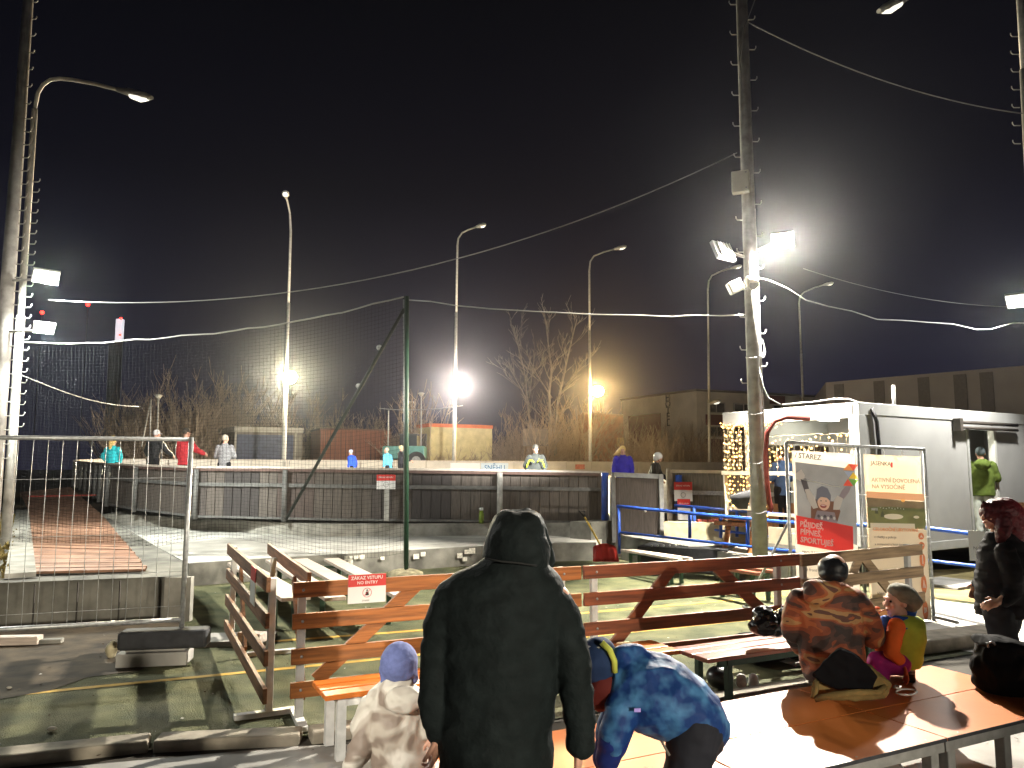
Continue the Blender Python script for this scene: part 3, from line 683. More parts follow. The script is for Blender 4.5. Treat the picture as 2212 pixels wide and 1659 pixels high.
cable([P2(i / 14, 0) + V((0, 0, .02)) for i in range(15)], .012, 'pale rope at the top of the second net on the left', mat('rope_pale', (.55, .55, .53)), 'rope')
# ================================================================== masts and lamps
def hooks(t, a, b, r_, n, side, m, z0=.0, ang=0.0, sz=.13):
    for i in range(n):
        p = a.lerp(b, (i + .5) / n); s_ = side if side else (1 if i % 2 else -1)
        d = V((math.cos(ang) * s_, math.sin(ang) * s_, 0)); q = MB()
        q.tube([p + d * r_ * .8, p + d * (r_ + sz * .8), p + d * (r_ + sz) + V((0, 0, sz * .3)), p + d * (r_ + sz) + V((0, 0, sz * .55))], .010, 6); q.build('climbing_hook', m, t)
def emis(name, col, s_): return mat(name, col, .5, 0, emit=s_, ecol=col)
def flood(t, name, c, facing, w_, h_, m_emit, body=STEELP, depth=.10):
    """a flat LED floodlight: finned body and a glowing front pane"""
    f = V(facing).normalized(); x = V((0, 0, 1)).cross(f).normalized(); y = f.cross(x); rot = Matrix((x, y, f)).transposed(); c = V(c)
    q = MB(); q.box(c, (w_, h_, depth * .5), rot)
    for k in range(5): q.box(c - f * depth * .42 + x * (k - 2) * w_ * .17, (.02, h_ * .8, depth * .34), rot)
    o = q.build(name, body, t)
    MB().box(c + f * (depth * .25 + .006), (w_ * .9, h_ * .86, .008), rot).build('lens', m_emit, o)
    return o
def cobra(t, a, b, m=STEELP, w_=.2, lens=None):
    """street lamp head from a (arm end) to b"""
    a, b = V(a), V(b); d = (b - a).normalized(); L = (b - a).length; x = d.cross(V((0, 0, 1))).normalized(); y = x.cross(d)
    secs = [(a - d * .02, x * w_ * .18, y * w_ * .2), (a + d * L * .25, x * w_ * .28, y * w_ * .3), (a + d * L * .33, x * w_ * .5, y * w_ * .34), (a + d * L * .8, x * w_ * .5, y * w_ * .32), (b, x * w_ * .22, y * w_ * .16)]
    o = MB().loft(secs, 12).build('lamp_head', m, t)
    q = MB(); q.loft([(a + d * L * .42 - y * w_ * .26, x * w_ * .34, y * .05), (a + d * L * .7 - y * w_ * .28, x * w_ * .38, y * .07), (a + d * L * .9 - y * w_ * .2, x * w_ * .2, y * .03)], 10).build('lamp_glass', lens or mat('lamp_glass', (.75, .72, .62), .15, .1, 9, emit=1.3, ecol=(1, .96, .82)), o)
    return o
def light(kind, loc, energy, col, **kw):
    l = bpy.data.lights.new(kind.lower(), kind); l.energy = energy; l.color = col
    for k, v in kw.items(): setattr(l, k, v)
    o = bpy.data.objects.new('lamp_light', l); COL.objects.link(o); o.location = loc; return o
def aim(o, tgt): o.rotation_euler = (V(tgt) - o.location).to_track_quat('-Z', 'Y').to_euler(); return o
# right-hand mast
a, b = D(1642, 1190, 13.5), D(1602, 0, 13.5); dirp = (b - a).normalized(); a = a - dirp * (a.z / dirp.z); top = a + dirp * 12.5
mr = thing('utility_mast', 'thick grey concrete mast with climbing hooks and the brightest floodlight', 'mast', a)
MB().tube([a, a + dirp * 6, top], [.135, .12, .095], 20).build('mast_shaft', CONCP, mr)
hk = mat('hook_pale', (.5, .49, .46), .5, .1)
hooks(mr, a + dirp * 3.3, a + dirp * 11, .105, 26, 0, hk)
for z in (1.2, 2.05, 2.9, 3.9): 
    p = a + dirp * z; MB().tube([p + V((.135 * math.cos(k / 16 * 6.283), .135 * math.sin(k / 16 * 6.283), .02 * math.sin(k))) for k in range(17)], .006, 5).build('band', CABLE, mr)
MB().tube([a + dirp * 2.2 + V((.11, -.08, 0)), a + dirp * 4.6 + V((.10, -.075, 0)), a + dirp * 6.6 + V((.09, -.07, 0))], .014, 6).build('conduit', hk, mr)
jb = D(1600, 394, 13.2); o = MB().box(jb, (.30, .16, .39), Matrix.Rotation(R(-22), 3, 'Z')).build('junction_box', mat('box_cream', (.62, .6, .5), .5, .05), mr, False, .015)
for dz in (.14, -.14): MB().box(jb + V((.055, -.135, dz)), (.03, .02, .015), Matrix.Rotation(R(-22), 3, 'Z')).build('hinge', GREYP, o)
KEY = D(1691, 519, 13.2)
arm0 = a + dirp * ((KEY.z - .15) / dirp.z)
MB().tube([arm0, KEY + V((-.15, .04, -.04))], .03, 8).build('lamp_arm', STEELP, mr)
flood(mr, 'floodlight', KEY, V((-.30, -.66, -.55)), .38, .30, emis('key_glow', (1, .93, .78), 140))
LF = D(1562, 543, 13.4); MB().tube([arm0 + V((0, 0, -.1)), LF + V((.2, .05, -.02))], .028, 8).build('lamp_arm', STEELP, mr)
flood(mr, 'floodlight', LF, V((-.50, .72, -.40)), .46, .36, emis('rink_glow', (1, .96, .88), 30), mat('body_pale', (.5, .5, .47), .5, .1), .14)
c = D(1588, 619, 13.2); MB().box(c, (.25, .16, .21), Matrix.Rotation(R(-25), 3, 'Y')).build('speaker_box', mat('box_cream', (.62, .6, .5)), mr, False, .02)
MB().tube([c, a + dirp * (c.z / dirp.z) + V((0, 0, -.03))], .015, 6).build('bracket', STEELP, mr)
c = D(1623, 612, 13.28); MB().tube([c + V((0, .12, .08)), c + V((0, -.02, .02)), c + V((.0, -.13, -.06))], [.085, .105, .10], 18).build('horn_speaker', mat('box_cream', (.62, .6, .5)), mr)
MB().tube([c + V((0, -.131, -.0605)), c + V((0, -.136, -.063))], [.078, .078], 16).build('horn_mouth', GREYP, mr)
q = MB(); c = D(1646, 748, 13.35)
for k in range(5): q.tube([c + V((.03 * math.cos(t / 12 * 6.283) * (1 + .2 * k), 0, .13 * math.sin(t / 12 * 6.283) - .02 * k)) for t in range(13)], .006, 5)
q.build('cable_coil', mat('rope_pale', (.55, .55, .53)), mr)
RT = a.copy()
# red hose and cables along the mast
HOSE = mat('hose_red', (.20, .03, .022), .6, .2, 9)
cable([D(1748, 904, 13.15), D(1700, 900, 13.1), D(1672, 910, 13.1), D(1657, 935, 13.1), D(1653, 985, 13.15), D(1657, 1050, 13.2), D(1662, 1085, 13.2), D(1667, 1098, 13.2), D(1662, 1104, 13.2)], .045, 'thick red hose hanging down beside the mast from the container roof', HOSE, 'hose')
q = MB(); c = D(1600, 1080, 13.1); q.loft([(c + V((0, 0, .12)), V((.17, 0, .05)), V((0, .1, 0))), (c, V((.16, 0, .04)), V((0, .1, 0))), (c - V((-.03, 0, .15)), V((.08, 0, 0)), V((0, .06, 0)))], 14); tag(q.build('black_lamp', RUBBER), 'small black spotlight housing strapped to the mast near its foot', 'spotlight')
# left masts
a, b = D(-6, 940, 13.6), D(61, 0, 13.6); dirp = (b - a).normalized(); a = a - dirp * (a.z / dirp.z)
ml = thing('utility_mast', 'thick pale concrete mast at the left edge with two white floodlights', 'mast', a)
MB().tube([a, a + dirp * 6, a + dirp * 12.5], [.135, .115, .075], 18).build('mast_shaft', CONCP, ml)
hooks(ml, a + dirp * 2.0, a + dirp * 8.5, .10, 26, 1, hk)
hooks(ml, a + dirp * 8.5, a + dirp * 11.5, .08, 9, 1, hk, sz=.10)
for px, py, ex, sz in ((99, 597, 30, .42), (95, 708, 40, .34)):
    c = D(px, py, 13.4); s0 = a + dirp * (c.z / dirp.z); MB().tube([s0 + V((0, 0, -.03)), c + V((-.12, 0, -.05))], .022, 8).build('lamp_arm', STEELP, ml)
    flood(ml, 'floodlight', c, V((.45, -.50, -.62)), sz, sz * .66, emis('left_glow', (.97, 1, .92), 22))
a, b = D(28, 940, 14.2), D(77, 235, 14.2); dirp = (b - a).normalized(); a = a - dirp * (a.z / dirp.z); k1 = D(74, 250, 14.2)
ls = thing('street_lamp', 'tall street lamp with a curved arm reaching right, beside the left mast', 'street lamp', a, 'tall street lamps round the yard')
arc = [D(75, 235, 14.2), D(82, 200, 14.2), D(94, 182, 14.2), D(110, 172, 14.2), D(130, 169.5, 14.2), D(155, 172, 14.2), D(205, 181, 14.1), D(256, 194, 14.0)]
MB().tube([a, a.lerp(k1, .55)], [.085, .075], 14).build('lower_pole', STEELP, ls)
MB().tube([a.lerp(k1, .55), k1, *arc[0:1]], [.062, .055, .05], 14).build('upper_pole', STEELP, ls)
MB().tube(arc, .036, 12).build('lamp_arm', STEELP, ls); cobra(ls, arc[-1], D(328, 211, 13.8), w_=.22)
hooks(ls, a.lerp(k1, .30), a.lerp(k1, .86), .07, 24, 1, hk, sz=.12)
# street lamp whose head enters at the upper right
a, b = D(2216, 250, 14.0), D(2203, 0, 14.0); dirp = (b - a).normalized(); a = a - dirp * (a.z / dirp.z)
ls2 = thing('street_lamp', 'street lamp at the right edge whose bright head hangs into the upper right corner', 'street lamp', a, 'tall street lamps round the yard')
tp = D(2196, -110, 14.0); MB().tube([a, D(2212, 150, 14.0)], [.09, .075], 14).build('lower_pole', STEELP, ls2); MB().tube([D(2212, 150, 14.0), tp], [.06, .055], 14).build('upper_pole', STEELP, ls2)
arc = [tp, D(2186, -145, 14), D(2165, -152, 13.9), D(2120, -128, 13.7), D(1970, -12, 13.2)]
MB().tube(arc, .04, 12).build('lamp_arm', STEELP, ls2); cobra(ls2, arc[-1], D(1898, 24, 13.0), w_=.24)
hooks(ls2, D(2212, 330, 14), D(2206, 60, 14), .075, 7, -1, hk)
c = D(2204, 648, 13.5); MB().tube([D(2235, 660, 14), c], .025, 8).build('lamp_arm', STEELP, ls2); flood(ls2, 'floodlight', c, V((-.40, -.45, -.75)), .44, .32, emis('right_glow', (1, .98, .92), 8))
# tall masts beyond the rink
def mast(px_b, y_b, px_t, y_t, Y, arm, label, glow=None, mirror=1):
    a = D(px_b, y_b, Y); tp = D(px_t, y_t, Y); t = thing('light_mast', label, 'street lamp', V((a.x, Y, .4)), 'tall light masts behind the rink')
    base = V((a.x, Y, .4)); m1 = base.lerp(tp, .42); m2 = base.lerp(tp, .72)
    MB().tube([base, m1], [.135, .12], 12).build('lower_pole', STEELP, t); MB().tube([m1, m2], [.10, .095], 12).build('middle_pole', STEELP, t)
    pts = [m2, tp] + [D(x, y, Y + dy) for x, y, dy in arm[:-1]]
    MB().tube(pts, [.075] * 2 + [.06] * (len(pts) - 2), 12).build('upper_pole', STEELP, t)
    x, y, dy = arm[-1]; cobra(t, pts[-1], D(x, y, Y + dy), w_=.42)
    if glow:
        gx, gy, gm, gs = glow; c = D(gx, gy, Y - .4); MB().tube([V((c.x, Y, c.z)) * .0 + D(px_b + (px_t - px_b) * (y_b - gy) / (y_b - y_t), gy, Y), c + V((0, .12, 0))], .05, 8).build('lamp_arm', STEELP, t)
        o = MB().ball(c, gs, 8, (1, .6, .9)).build('lit_lamp', gm, t)
        k = light('SPOT', c + V((-.05, -gs * .7, -.1)), 42000, gm.node_tree.nodes['Principled BSDF'].inputs['Emission Color'].default_value[:3], spot_size=R(150), spot_blend=.5, shadow_soft_size=.3); aim(k, (0, 8, 1.5))
    return t
g1 = emis('glow_white', (1, .90, .60), 380); g2 = emis('glow_pink', (1, .88, .76), 380); g3 = emis('glow_amber', (1, .66, .26), 330)
mast(613, 995, 628, 500, 46, [(626, 460, 0), (620, 432, -.6), (618, 428, -1.0), (616, 412, -1.4)], 'light mast behind the rink with its lamp bent towards the camera, leftmost of five', (626, 815, g1, .42))
mast(980, 998, 988, 530, 52, [(990, 515, 0), (998, 503, 0), (1012, 496, 0), (1029, 490, 0), (1050, 484, 0)], 'light mast behind the rink with a bright pinkish white lamp, second from the left', (993, 830, g2, .46))
mast(1275, 1000, 1273, 585, 57.5, [(1275, 565, 0), (1283, 553, 0), (1305, 544, 0), (1327, 538, 0), (1353, 532, 0)], 'light mast behind the rink with a warm orange lamp, in front of the brick hut', (1291, 845, g3, .44))
mast(1532, 998, 1529, 625, 63.5, [(1531, 607, 0), (1538, 595, 0), (1560, 585, 0), (1580, 579, 0), (1602, 574, 0)], 'light mast in front of the hotel, with a small lower lamp on its side')
mast(1735, 875, 1726, 655, 69, [(1728, 640, 0), (1737, 631, 0), (1760, 621, 0), (1780, 615, 0), (1800, 611, 0)], 'light mast above the container roof in front of the striped hall, rightmost of five')
t4 = bpy.data.objects['light_mast.003']; c = D(1545, 868, 63); cobra(t4, D(1534, 872, 63.4), D(1556, 865, 62.8), w_=.5)
# small globe lamps along the path behind the rink
def globe(px, py, yb, Y, label):
    c = D(px, py, Y); a = D(px + .5, yb, Y); t = thing('garden_lamp', label, 'lamp', V((a.x, a.y, .4)), 'small lantern lamps behind the rink')
    MB().tube([V((a.x, a.y, .4)), c], .05, 8).build('pole', STEELP, t)
    MB().loft([(c, V((.10, 0, 0)), V((0, .1, 0))), (c + V((0, 0, .22)), V((.24, 0, 0)), V((0, .24, 0)))], 12).build('lamp_shade', mat('lamp_bowl', (.45, .42, .36), .4, 0), t)
    MB().tube([c + V((0, 0, .23)), c + V((0, 0, .30))], [.27, .12], 12).build('lamp_lid', STEELP, t)
globe(910, 856, 925, 58, 'small lantern lamp standing before the yellow hut'); globe(889, 874, 950, 66, 'small dim lantern lamp just right of the green net post'); globe(342, 862, 950, 47, 'small lantern lamp above the man in the white cap')
q = MB(); a, b = D(326, 862, 48), D(324, 960, 48); q.tube([a, b], .05, 6); q.tube([a, D(306, 965, 46)], .04, 6); tag(q.build('net_pole', STEELP), 'thin braced pole next to the lantern above the man in the white cap', 'pole')
# overhead cables
mtop = lambda y: D(1602 + y * .0336, y, 13.45)
cable(sag(D(1612, 46, 13.4), D(2216, 246, 14), .28), .011, 'cable slanting from the mast top down to the right edge')
cable(sag(D(106, 648, 14), D(1592, 330, 13.5), .9, 30), .010, 'long thin cable rising across the night sky to the mast')
cable([D(x, y, Y) for x, y, Y in [(880, 648, 14.3), (930, 651, 14.2), (985, 660, 14.1), (1060, 667, 14), (1160, 673, 13.9), (1275, 679, 13.8), (1385, 681, 13.7), (1450, 684, 13.65), (1500, 681, 13.6), (1560, 682, 13.5), (1606, 680, 13.4)]], .011, 'pale wavy cable from the green net post to the mast', mat('rope_pale', (.55, .55, .53)))
cable([D(x, y, Y) for x, y, Y in [(1636, 600, 13.4), (1662, 606, 13.4), (1700, 622, 13.5), (1740, 648, 13.6), (1790, 662, 13.7), (1840, 672, 13.8), (1895, 690, 13.9), (1950, 692, 14), (2000, 696, 14), (2060, 700, 14), (2110, 712, 14), (2140, 711, 14), (2190, 697, 14), (2230, 699, 14)]], .010, 'wavy twisted cable leaving the mast below the floodlight to the right')
cable(sag(D(1735, 580, 13.6), D(2230, 664, 14), .18), .006, 'very thin wire above the wavy cable on the right')
cable([D(x, y, Y) for x, y, Y in [(1640, 792, 13.4), (1648, 835, 13.4), (1660, 860, 13.5), (1685, 873, 13.8)]], .014, 'grey cable dropping from the mast to the container roof', mat('rope_pale', (.55, .55, .53)))
cable([D(x, y, Y) for x, y, Y in [(1690, 874, 14.5), (1760, 868, 14.0), (1800, 862, 13.6), (1835, 862, 13.2), (1852, 869, 13.0), (1870, 874, 13.2)]], .016, 'pale cable arching over the front corner of the container roof', mat('rope_pale', (.55, .55, .53)))
cable(sag(D(1640, -30, 13.4), D(1606, 60, 13.35), .05) + [D(1603, 110, 13.35), D(1597, 170, 13.35)], .008, 'thin wire looping round the top of the mast')
cable(sag(D(820, 972 - 90, 52), D(1000, 876, 52), .2), .03, 'short wire between the masts behind the yellow hut')
# ================================================================== container kiosk
C0 = V((5.86, 13.0, 0)); dl = V((.845, .535, 0)); dl.normalize(); df = V((-dl.y, dl.x, 0))
zb, zt2 = .48, 3.07
def K(l, f, z): p = C0 + dl * l + df * f; return V((p.x, p.y, z))
CW = mat('container_white', (.42, .42, .40), .55, .1, 2.5, .05); CG = mat('container_grey', (.36, .355, .34), .6, .12, 1.2, .04)
kb = thing('container_kiosk', 'pale grey site container kiosk with an open lit end full of fairy lights', 'kiosk', C0)
rotk = Matrix((dl, df, V((0, 0, 1)))).transposed()
def kbox(l0, l1, f0, f1, z0, z1, name, m, bevel=0): 
    c = K((l0 + l1) / 2, (f0 + f1) / 2, (z0 + z1) / 2); return MB().box(c, (l1 - l0, f1 - f0, z1 - z0), rotk).build(name, m, kb, False, bevel)
LL, WW = 9.0, 2.44; d0, d1 = 3.42, 4.42
kbox(.2, d0, .0, .07, zb + .16, 2.86, 'wall_panel', CG); kbox(d1, LL, .0, .07, zb + .16, 2.86, 'wall_panel', CG); kbox(d0, d1, .0, .07, 2.70, 2.86, 'wall_panel', CG)
kbox(0, LL, -.02, .10, 2.86, zt2, 'roof_beam', CW, .01); kbox(0, LL, -.02, .10, zb, zb + .16, 'floor_beam', CW, .01)
kbox(-.02, .18, -.02, .18, zb + .16, 2.86, 'corner_post', CW, .01); kbox(-.02, .16, WW - .16, WW, zb - .3, 2.86, 'corner_post', CW, .01)
kbox(-.02, .10, .10, 2.98, 2.80, zt2 - .002, 'roof_beam', CW, .01); kbox(.10, LL, .10, 2.98, 3.0, 3.06, 'roof', CW); kbox(.10, LL, .10, WW, zb, zb + .12, 'floor', CONC)
kbox(LL - .08, LL, .1, WW, zb, 3.0, 'wall_panel', CG); kbox(3.2, LL, WW - .07, WW, zb, 3.0, 'wall_panel', CG); kbox(2.6, 2.66, 1.2, WW, zb + .12, 3.0, 'partition', CG)
kbox(.12, 3.2, WW + .0, WW + .05, 2.42, 3.0, 'fascia', CW)
kbox(.12, 3.2, WW - .02, WW + .05, zb + .1, 1.25, 'parapet', mat('kiosk_wood', (.30, .13, .05), .6, .3, 5, .2, stretch=(4, 4, .6)))
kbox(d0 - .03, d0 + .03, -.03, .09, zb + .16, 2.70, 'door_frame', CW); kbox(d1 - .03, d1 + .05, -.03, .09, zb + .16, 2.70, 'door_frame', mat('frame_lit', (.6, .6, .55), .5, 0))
for l in (1.6, 4.4, 7.6): kbox(l, l + .16, .25, .45, -.02, zb, 'support', GREYP)
q = MB(); q.tube([K(2.92, -.12, 2.82), K(5.15, -.12, 2.82)], .035, 10); q.tube([K(2.92, -.12, 2.72), K(5.15, -.12, 2.72)], .03, 10); q.box(K(2.95, -.1, 2.77), (.1, .14, .24), rotk); q.build('shutter_rail', mat('shutter_dark', (.07, .06, .05), .5, .2, 9), kb)
tube_m = emis('tube_glow', (1, 1, .86), 15)
for l, f in ((1.3, .7), (1.3, 1.8)): o = kbox(l - .65, l + .65, f - .09, f + .09, 2.90, 2.96, 'ceiling_lamp', tube_m)
kbox(d0 + .1, d0 + .9, .9, 1.2, 2.84, 2.95, 'ceiling_lamp', emis('door_glow', (1, 1, .86), 34))
MB().tube([K(1.1, .02, 3.0), K(1.1, .02, 3.42)], .03, 8).build('vent_pipe', WHITE, kb)
MB().tube([K(.35, -.03, 2.98), K(.44, -.05, 2.75), K(.47, -.05, 2.3), K(.46, -.05, 1.7), K(.45, -.05, 1.2)], .035, 8).build('black_hose', RUBBER, kb)
# counter rails of the open terrace
wl = mat('rail_lit', (.55, .48, .34), .6, .1, 7)
q = MB()
for f0, f1 in ((1.98, 2.95),): 
    q.beam(K(-.05, f0, 1.86), K(-.05, f1, 1.86), .16, .07); q.beam(K(-.05, f0, 1.18), K(-.05, f1, 1.18), .05, .06)
    for f in (f0 + .03, f1 - .03): q.beam(K(-.05, f, .2), K(-.05, f, 1.82), .07, .07, V((1, 0, 0)))
q.build('terrace_rail', wl, kb)
q = MB(); q.beam(K(-.05, .2, 1.86), K(-.05, 1.9, 1.86), .16, .07); q.beam(K(-.05, .2, 1.1), K(-.05, 1.9, 1.1), .05, .06); q.beam(K(-.05, .2, .72), K(-.05, 1.9, .72), .05, .3); q.build('terrace_rail', wl, kb)
# table and bench on the terrace
tt = thing('terrace_table', 'orange brown wooden table half hidden behind the mast at the kiosk', 'table', K(-.7, 3.0, 0))
MB().box(K(-.45, 2.3, 1.02), (.45, .9, .05), rotk).build('tabletop', WOODO, tt); MB().box(K(-.45, 2.3, .92), (.4, .8, .08), rotk).build('apron', WOODO, tt)
for f in (2.0, 2.6): MB().beam(K(-.6, f, 0), K(-.35, f, .9), .08, .08, V((0, 1, 0))).build('trestle_leg', WOODO, tt)
# fairy lights
BULB = emis('fairy_bulb', (1, .56, .17), 5.0); WIRE = mat('fairy_wire', (.40, .33, .20), .6, 0)
def fairy(label, anchors, ztop, zlo, group='fairy light curtains on the kiosk', dens=.16, zvar=.1):
    t = thing('fairy_lights', label, 'string lights', V((anchors[0].x, anchors[0].y, ztop)), group); qw, qb = MB(), MB()
    tp = [V((p.x, p.y, ztop + random.uniform(-.015, .015))) for p in anchors]; qw.tube(tp, .006, 4)
    for p in tp:
        L = ztop - zlo * 1 + random.uniform(-zvar, zvar) * 2; pts = []; z = ztop - random.uniform(0, dens)
        while z > ztop - L:
            pts.append(V((p.x + random.uniform(-.012, .012), p.y + random.uniform(-.012, .012), z))); z -= dens * .5
        if len(pts) < 2: continue
        qw.tube(pts, .004, 4)
        for k, s_ in enumerate(pts):
            if k % 2 == 0 or random.random() < .15: qb.ico(s_ + V((random.uniform(-.02, .02), random.uniform(-.02, .02), 0)), random.uniform(.012, .023), 1)
        for s_ in pts[1:-1]:
            if random.random() < .5: qw.tube([s_, s_ + V((random.choice((-.04, .04)), 0, random.uniform(-.02, .02)))], .004, 4)
    qw.build('light_wire', WIRE, t); o = qb.build('bulb_chain', BULB, t); o['kind'] = 'stuff'
    return t
fairy('dense curtain of warm fairy lights at the left end of the kiosk terrace', [K(-.06 + random.uniform(-.03, .03), 2.95 - k * .062 + random.uniform(-.03, .03), 0) for k in range(17)], 2.78, 1.2)
fairy('fairy lights hanging along the rear opening under the kiosk ceiling', [K(.3 + k * .16, WW + .06, 0) for k in range(18)], 2.42, 1.9, zvar=.16)
fairy('uneven fairy lights hanging in the open front between the two kiosk posts', [K(-.07, 1.90 - k * .085, 0) for k in range(22)], 2.55, 1.9, zvar=.3)
fairy('fairy lights wound down the kiosk post by the red hose', [K(-.05, 2.0 + .035 * k, 0) for k in range(7)], 2.75, .7, dens=.13)
fairy('fairy lights seen through the kiosk doorway', [K(3.7 + k * .09, 1.6, 0) for k in range(8)], 2.66, 2.1, zvar=.1, dens=.12)
# bundle of lights along the roof beam
tb = thing('fairy_lights', 'thick bundle of fairy lights along the kiosk roof edge', 'string lights', K(-.06, 2.9, 2.8), 'fairy light curtains on the kiosk'); qb = MB(); qw = MB()
pts = [K(-.06, 3.0 - k * .05, 2.80 + random.uniform(-.05, .03)) for k in range(30)]; qw.tube(pts, .006, 4)
for p in pts:
    for _ in range(2): qb.ico(p + V((random.uniform(-.03, .03), random.uniform(-.03, .03), random.uniform(-.05, .05))), random.uniform(.010, .018), 1)
qw.build('light_wire', WIRE, tb); o = qb.build('bulb_chain', BULB, tb); o['kind'] = 'stuff'
# fridge glimpsed in the doorway and wrapped sticks at the jamb
q = MB()
for k in range(7): q.tube([K(4.28 + .01 * k, .25, 1.62), K(4.08 + k * .045, .3, .62)], .018, 6)
q.ball(K(4.28, .25, 1.66), .12, 7, (1.2, 1, .5)); tag(q.build('ski_bundle', mat('bundle_grey', (.35, .37, .35), .5, .4, 9)), 'bundle of grey poles leaning inside the kiosk doorway', 'poles')
# items in front of the doorway: timber counter
ct = thing('door_counter', 'brown timber counter rail on posts below the kiosk doorway', 'counter', K(3.6, -.7, 0))
WD = mat('wood_brown', (.2, .1, .05)); MB().beam(K(3.0, -.62, 1.24), K(5.2, -.62, 1.20), .05, .19).build('rail', WD, ct); MB().beam(K(3.05, -.62, .80), K(5.2, -.62, .78), .05, .10).build('rail', WD, ct)
for l in (3.15, 5.0): MB().beam(K(l, -.58, 0), K(l, -.58, 1.15), .06, .06, V((1, 0, 0))).build('post', GREYP, ct)
# notice on the railing right
t = thing('notice', 'white notice sheet with grey letters on the blue railing by the red haired woman', 'sign', D(2128, 1178, 11.1))
c = D(2130, 1180, 11.05); MB().box(c, (.42, .01, .42), Matrix.Rotation(R(-30), 3, 'Z')).build('sheet', WHITE, t); xx = V((math.cos(R(-30)), math.sin(R(-30)), 0))
text('lettering', 'VSTUP', .07, c - xx * .03 + V((-.004, -.012, .03)), xx, (0, 0, 1), mat('ink_grey', (.12, .12, .13)), t); text('lettering', 'NA KLUZIŠTĚ', .06, c - xx * .16 + V((-.004, -.012, -.05)), xx, (0, 0, 1), mat('ink_grey', (.12, .12, .13)), t)
# ground right of the banners
def patch(name, pts, z, m): q = MB(); q.poly([lift(G(*p), z) for p in pts]); return struct(name, q, m)
patch('dry_grass', [(1985, 1232), (2240, 1222), (2260, 1310), (1985, 1292)], -.004, mat('dry_turf', (.16, .13, .055), .95, .5, 2.5, .8, detail=12, col2=(.28, .23, .10)))
patch('path', [(1960, 1288), (2300, 1330), (2300, 1480), (2190, 1428), (2060, 1400), (1960, 1345)], -.002, mat('path_pale', (.42, .41, .38), .85, .2, 2, .2))
patch('path_gutter', [(1985, 1313), (2150, 1352), (2150, 1357), (1985, 1318)], .002, ASPH)
q = MB(); a = G(2050, 1262); q.box((a.x, a.y, .02), (1.0, .9, .05), Matrix.Rotation(R(30), 3, 'Z')); tag(q.build('paving_slab', PAVE, None, False, .01), 'large pale square slab on dry grass right of the banners', 'slab')
q = MB(); a = G(2055, 1392); q.box((a.x, a.y, .06), (1.5, .4, .14), Matrix.Rotation(R(24), 3, 'Z')); tag(q.build('kerb_block', mat('kerb', (.27, .24, .19)), None, False, .02), 'dark kerb stone behind the child in the lime jacket', 'kerb', 'kerb blocks between turf and yard')
# ================================================================== banner stand
tl, tm, trr = D(1698, 955, 9.75), D(1853, 964, 9.97), D(1996, 970.5, 10.19)
bs = thing('banner_stand', 'welded pipe frame holding two tall banners in front of the kiosk', 'banner stand', V((tm.x, tm.y, 0)))
bx = (trr - tl).normalized(); bn = V((bx.y, -bx.x, 0)).normalized()
for p, n_ in ((tl, 0), (tm, 1), (trr, 2)): MB().tube([V((p.x, p.y, 0)), p], .022, 10).build('upright', GALV, bs)
MB().tube([tl, tm, trr], .022, 10).build('top_tube', GALV, bs)
MB().tube([tl + V((0, 0, -2.05)), tm + V((0, 0, -2.05)), trr + V((0, 0, -2.05))], .018, 8).build('bottom_tube', GALV, bs)
for p in (tl, trr):
    MB().tube([V((p.x, p.y, 1.3)), V((p.x, p.y, 0)) - bn * 1.2], .016, 8).build('stay', GALV, bs); MB().tube([V((p.x, p.y, .05)) + bn * .4, V((p.x, p.y, .05)) - bn * 1.2], .02, 8).build('foot', GALV, bs)
def warp(t, tab):
    for (a, p), (b, q_) in zip(tab[:-1], tab[1:]):
        if t <= b: return p + (q_ - p) * (t - a) / (b - a)
    return t
TAB1 = [(0, 0), (.085, .043), (.17, .106), (.265, .17), (.325, .208), (.5, .305), (.6, .389), (.8, .559), (.885, .61), (1, 1)]
TAB2 = [(0, 0), (.092, .065), (.215, .167), (.272, .208), (.355, .265), (.435, .324), (.52, .378), (.585, .419), (.625, .45), (.648, .466), (.705, .51), (.762, .553), (.829, .63), (1, 1)]
def banner(label, A, B, ztop, h, skew, fill, inset=.07):
    """A, B: upper corners; the sheet hangs in the frame; returns mapping s (0..1), t (0 top..1) -> point"""
    t = thing('banner', label, 'banner', V((A.x, A.y, 0)), 'advertising banners in the pipe frame')
    A2, B2 = A + (B - A) * inset, B - (B - A) * inset
    def P(s_, t_, o=.0):
        p = A2.lerp(B2, s_) + V((0, 0, -.10 - t_ * h)); return p + bn * (.015 + .012 * math.sin(s_ * 7 + t_ * 3) * 0 + o)
    q = MB(); nx, ny = 10, 16; f = []
    for j in range(ny + 1): f.append([q.bm.verts.new(P(i / nx, j / ny) + bn * .006 * math.sin(i * .9 + j * .35) - bn * .012) for i in range(nx + 1)])
    for j in range(ny):
        for i in range(nx): q.bm.faces.new((f[j][i], f[j][i + 1], f[j + 1][i + 1], f[j + 1][i])).smooth = True
    bmesh.ops.solidify(q.bm, geom=q.bm.faces[:], thickness=.004)
    q.build('sheet', fill, t)
    tie = lambda pts: MB().tube(pts, .006, 5).build('cable_tie', WHITE, t)
    for s_ in (.02, .34, .66, .98): tie([P(s_, .01, .012), P(s_, .01, .02) + V((0, 0, .06)), P(s_, .01, -.02) + V((0, 0, .12))])
    for t_ in (.25, .5, .75): tie([P(0.0, t_, .01), P(0, t_, .01) - bx * .07]); tie([P(1.0, t_, .01), P(1, t_, .01) + bx * .07])
    return t, lambda s_, t_, o=.0: P(s_, warp(t_, skew), o)
def shape(t, name, P, pts, m, o=.02):
    q = MB(); q.poly([P(s_, u_, o) for s_, u_ in pts]); ob = q.build(name, m, t); return ob
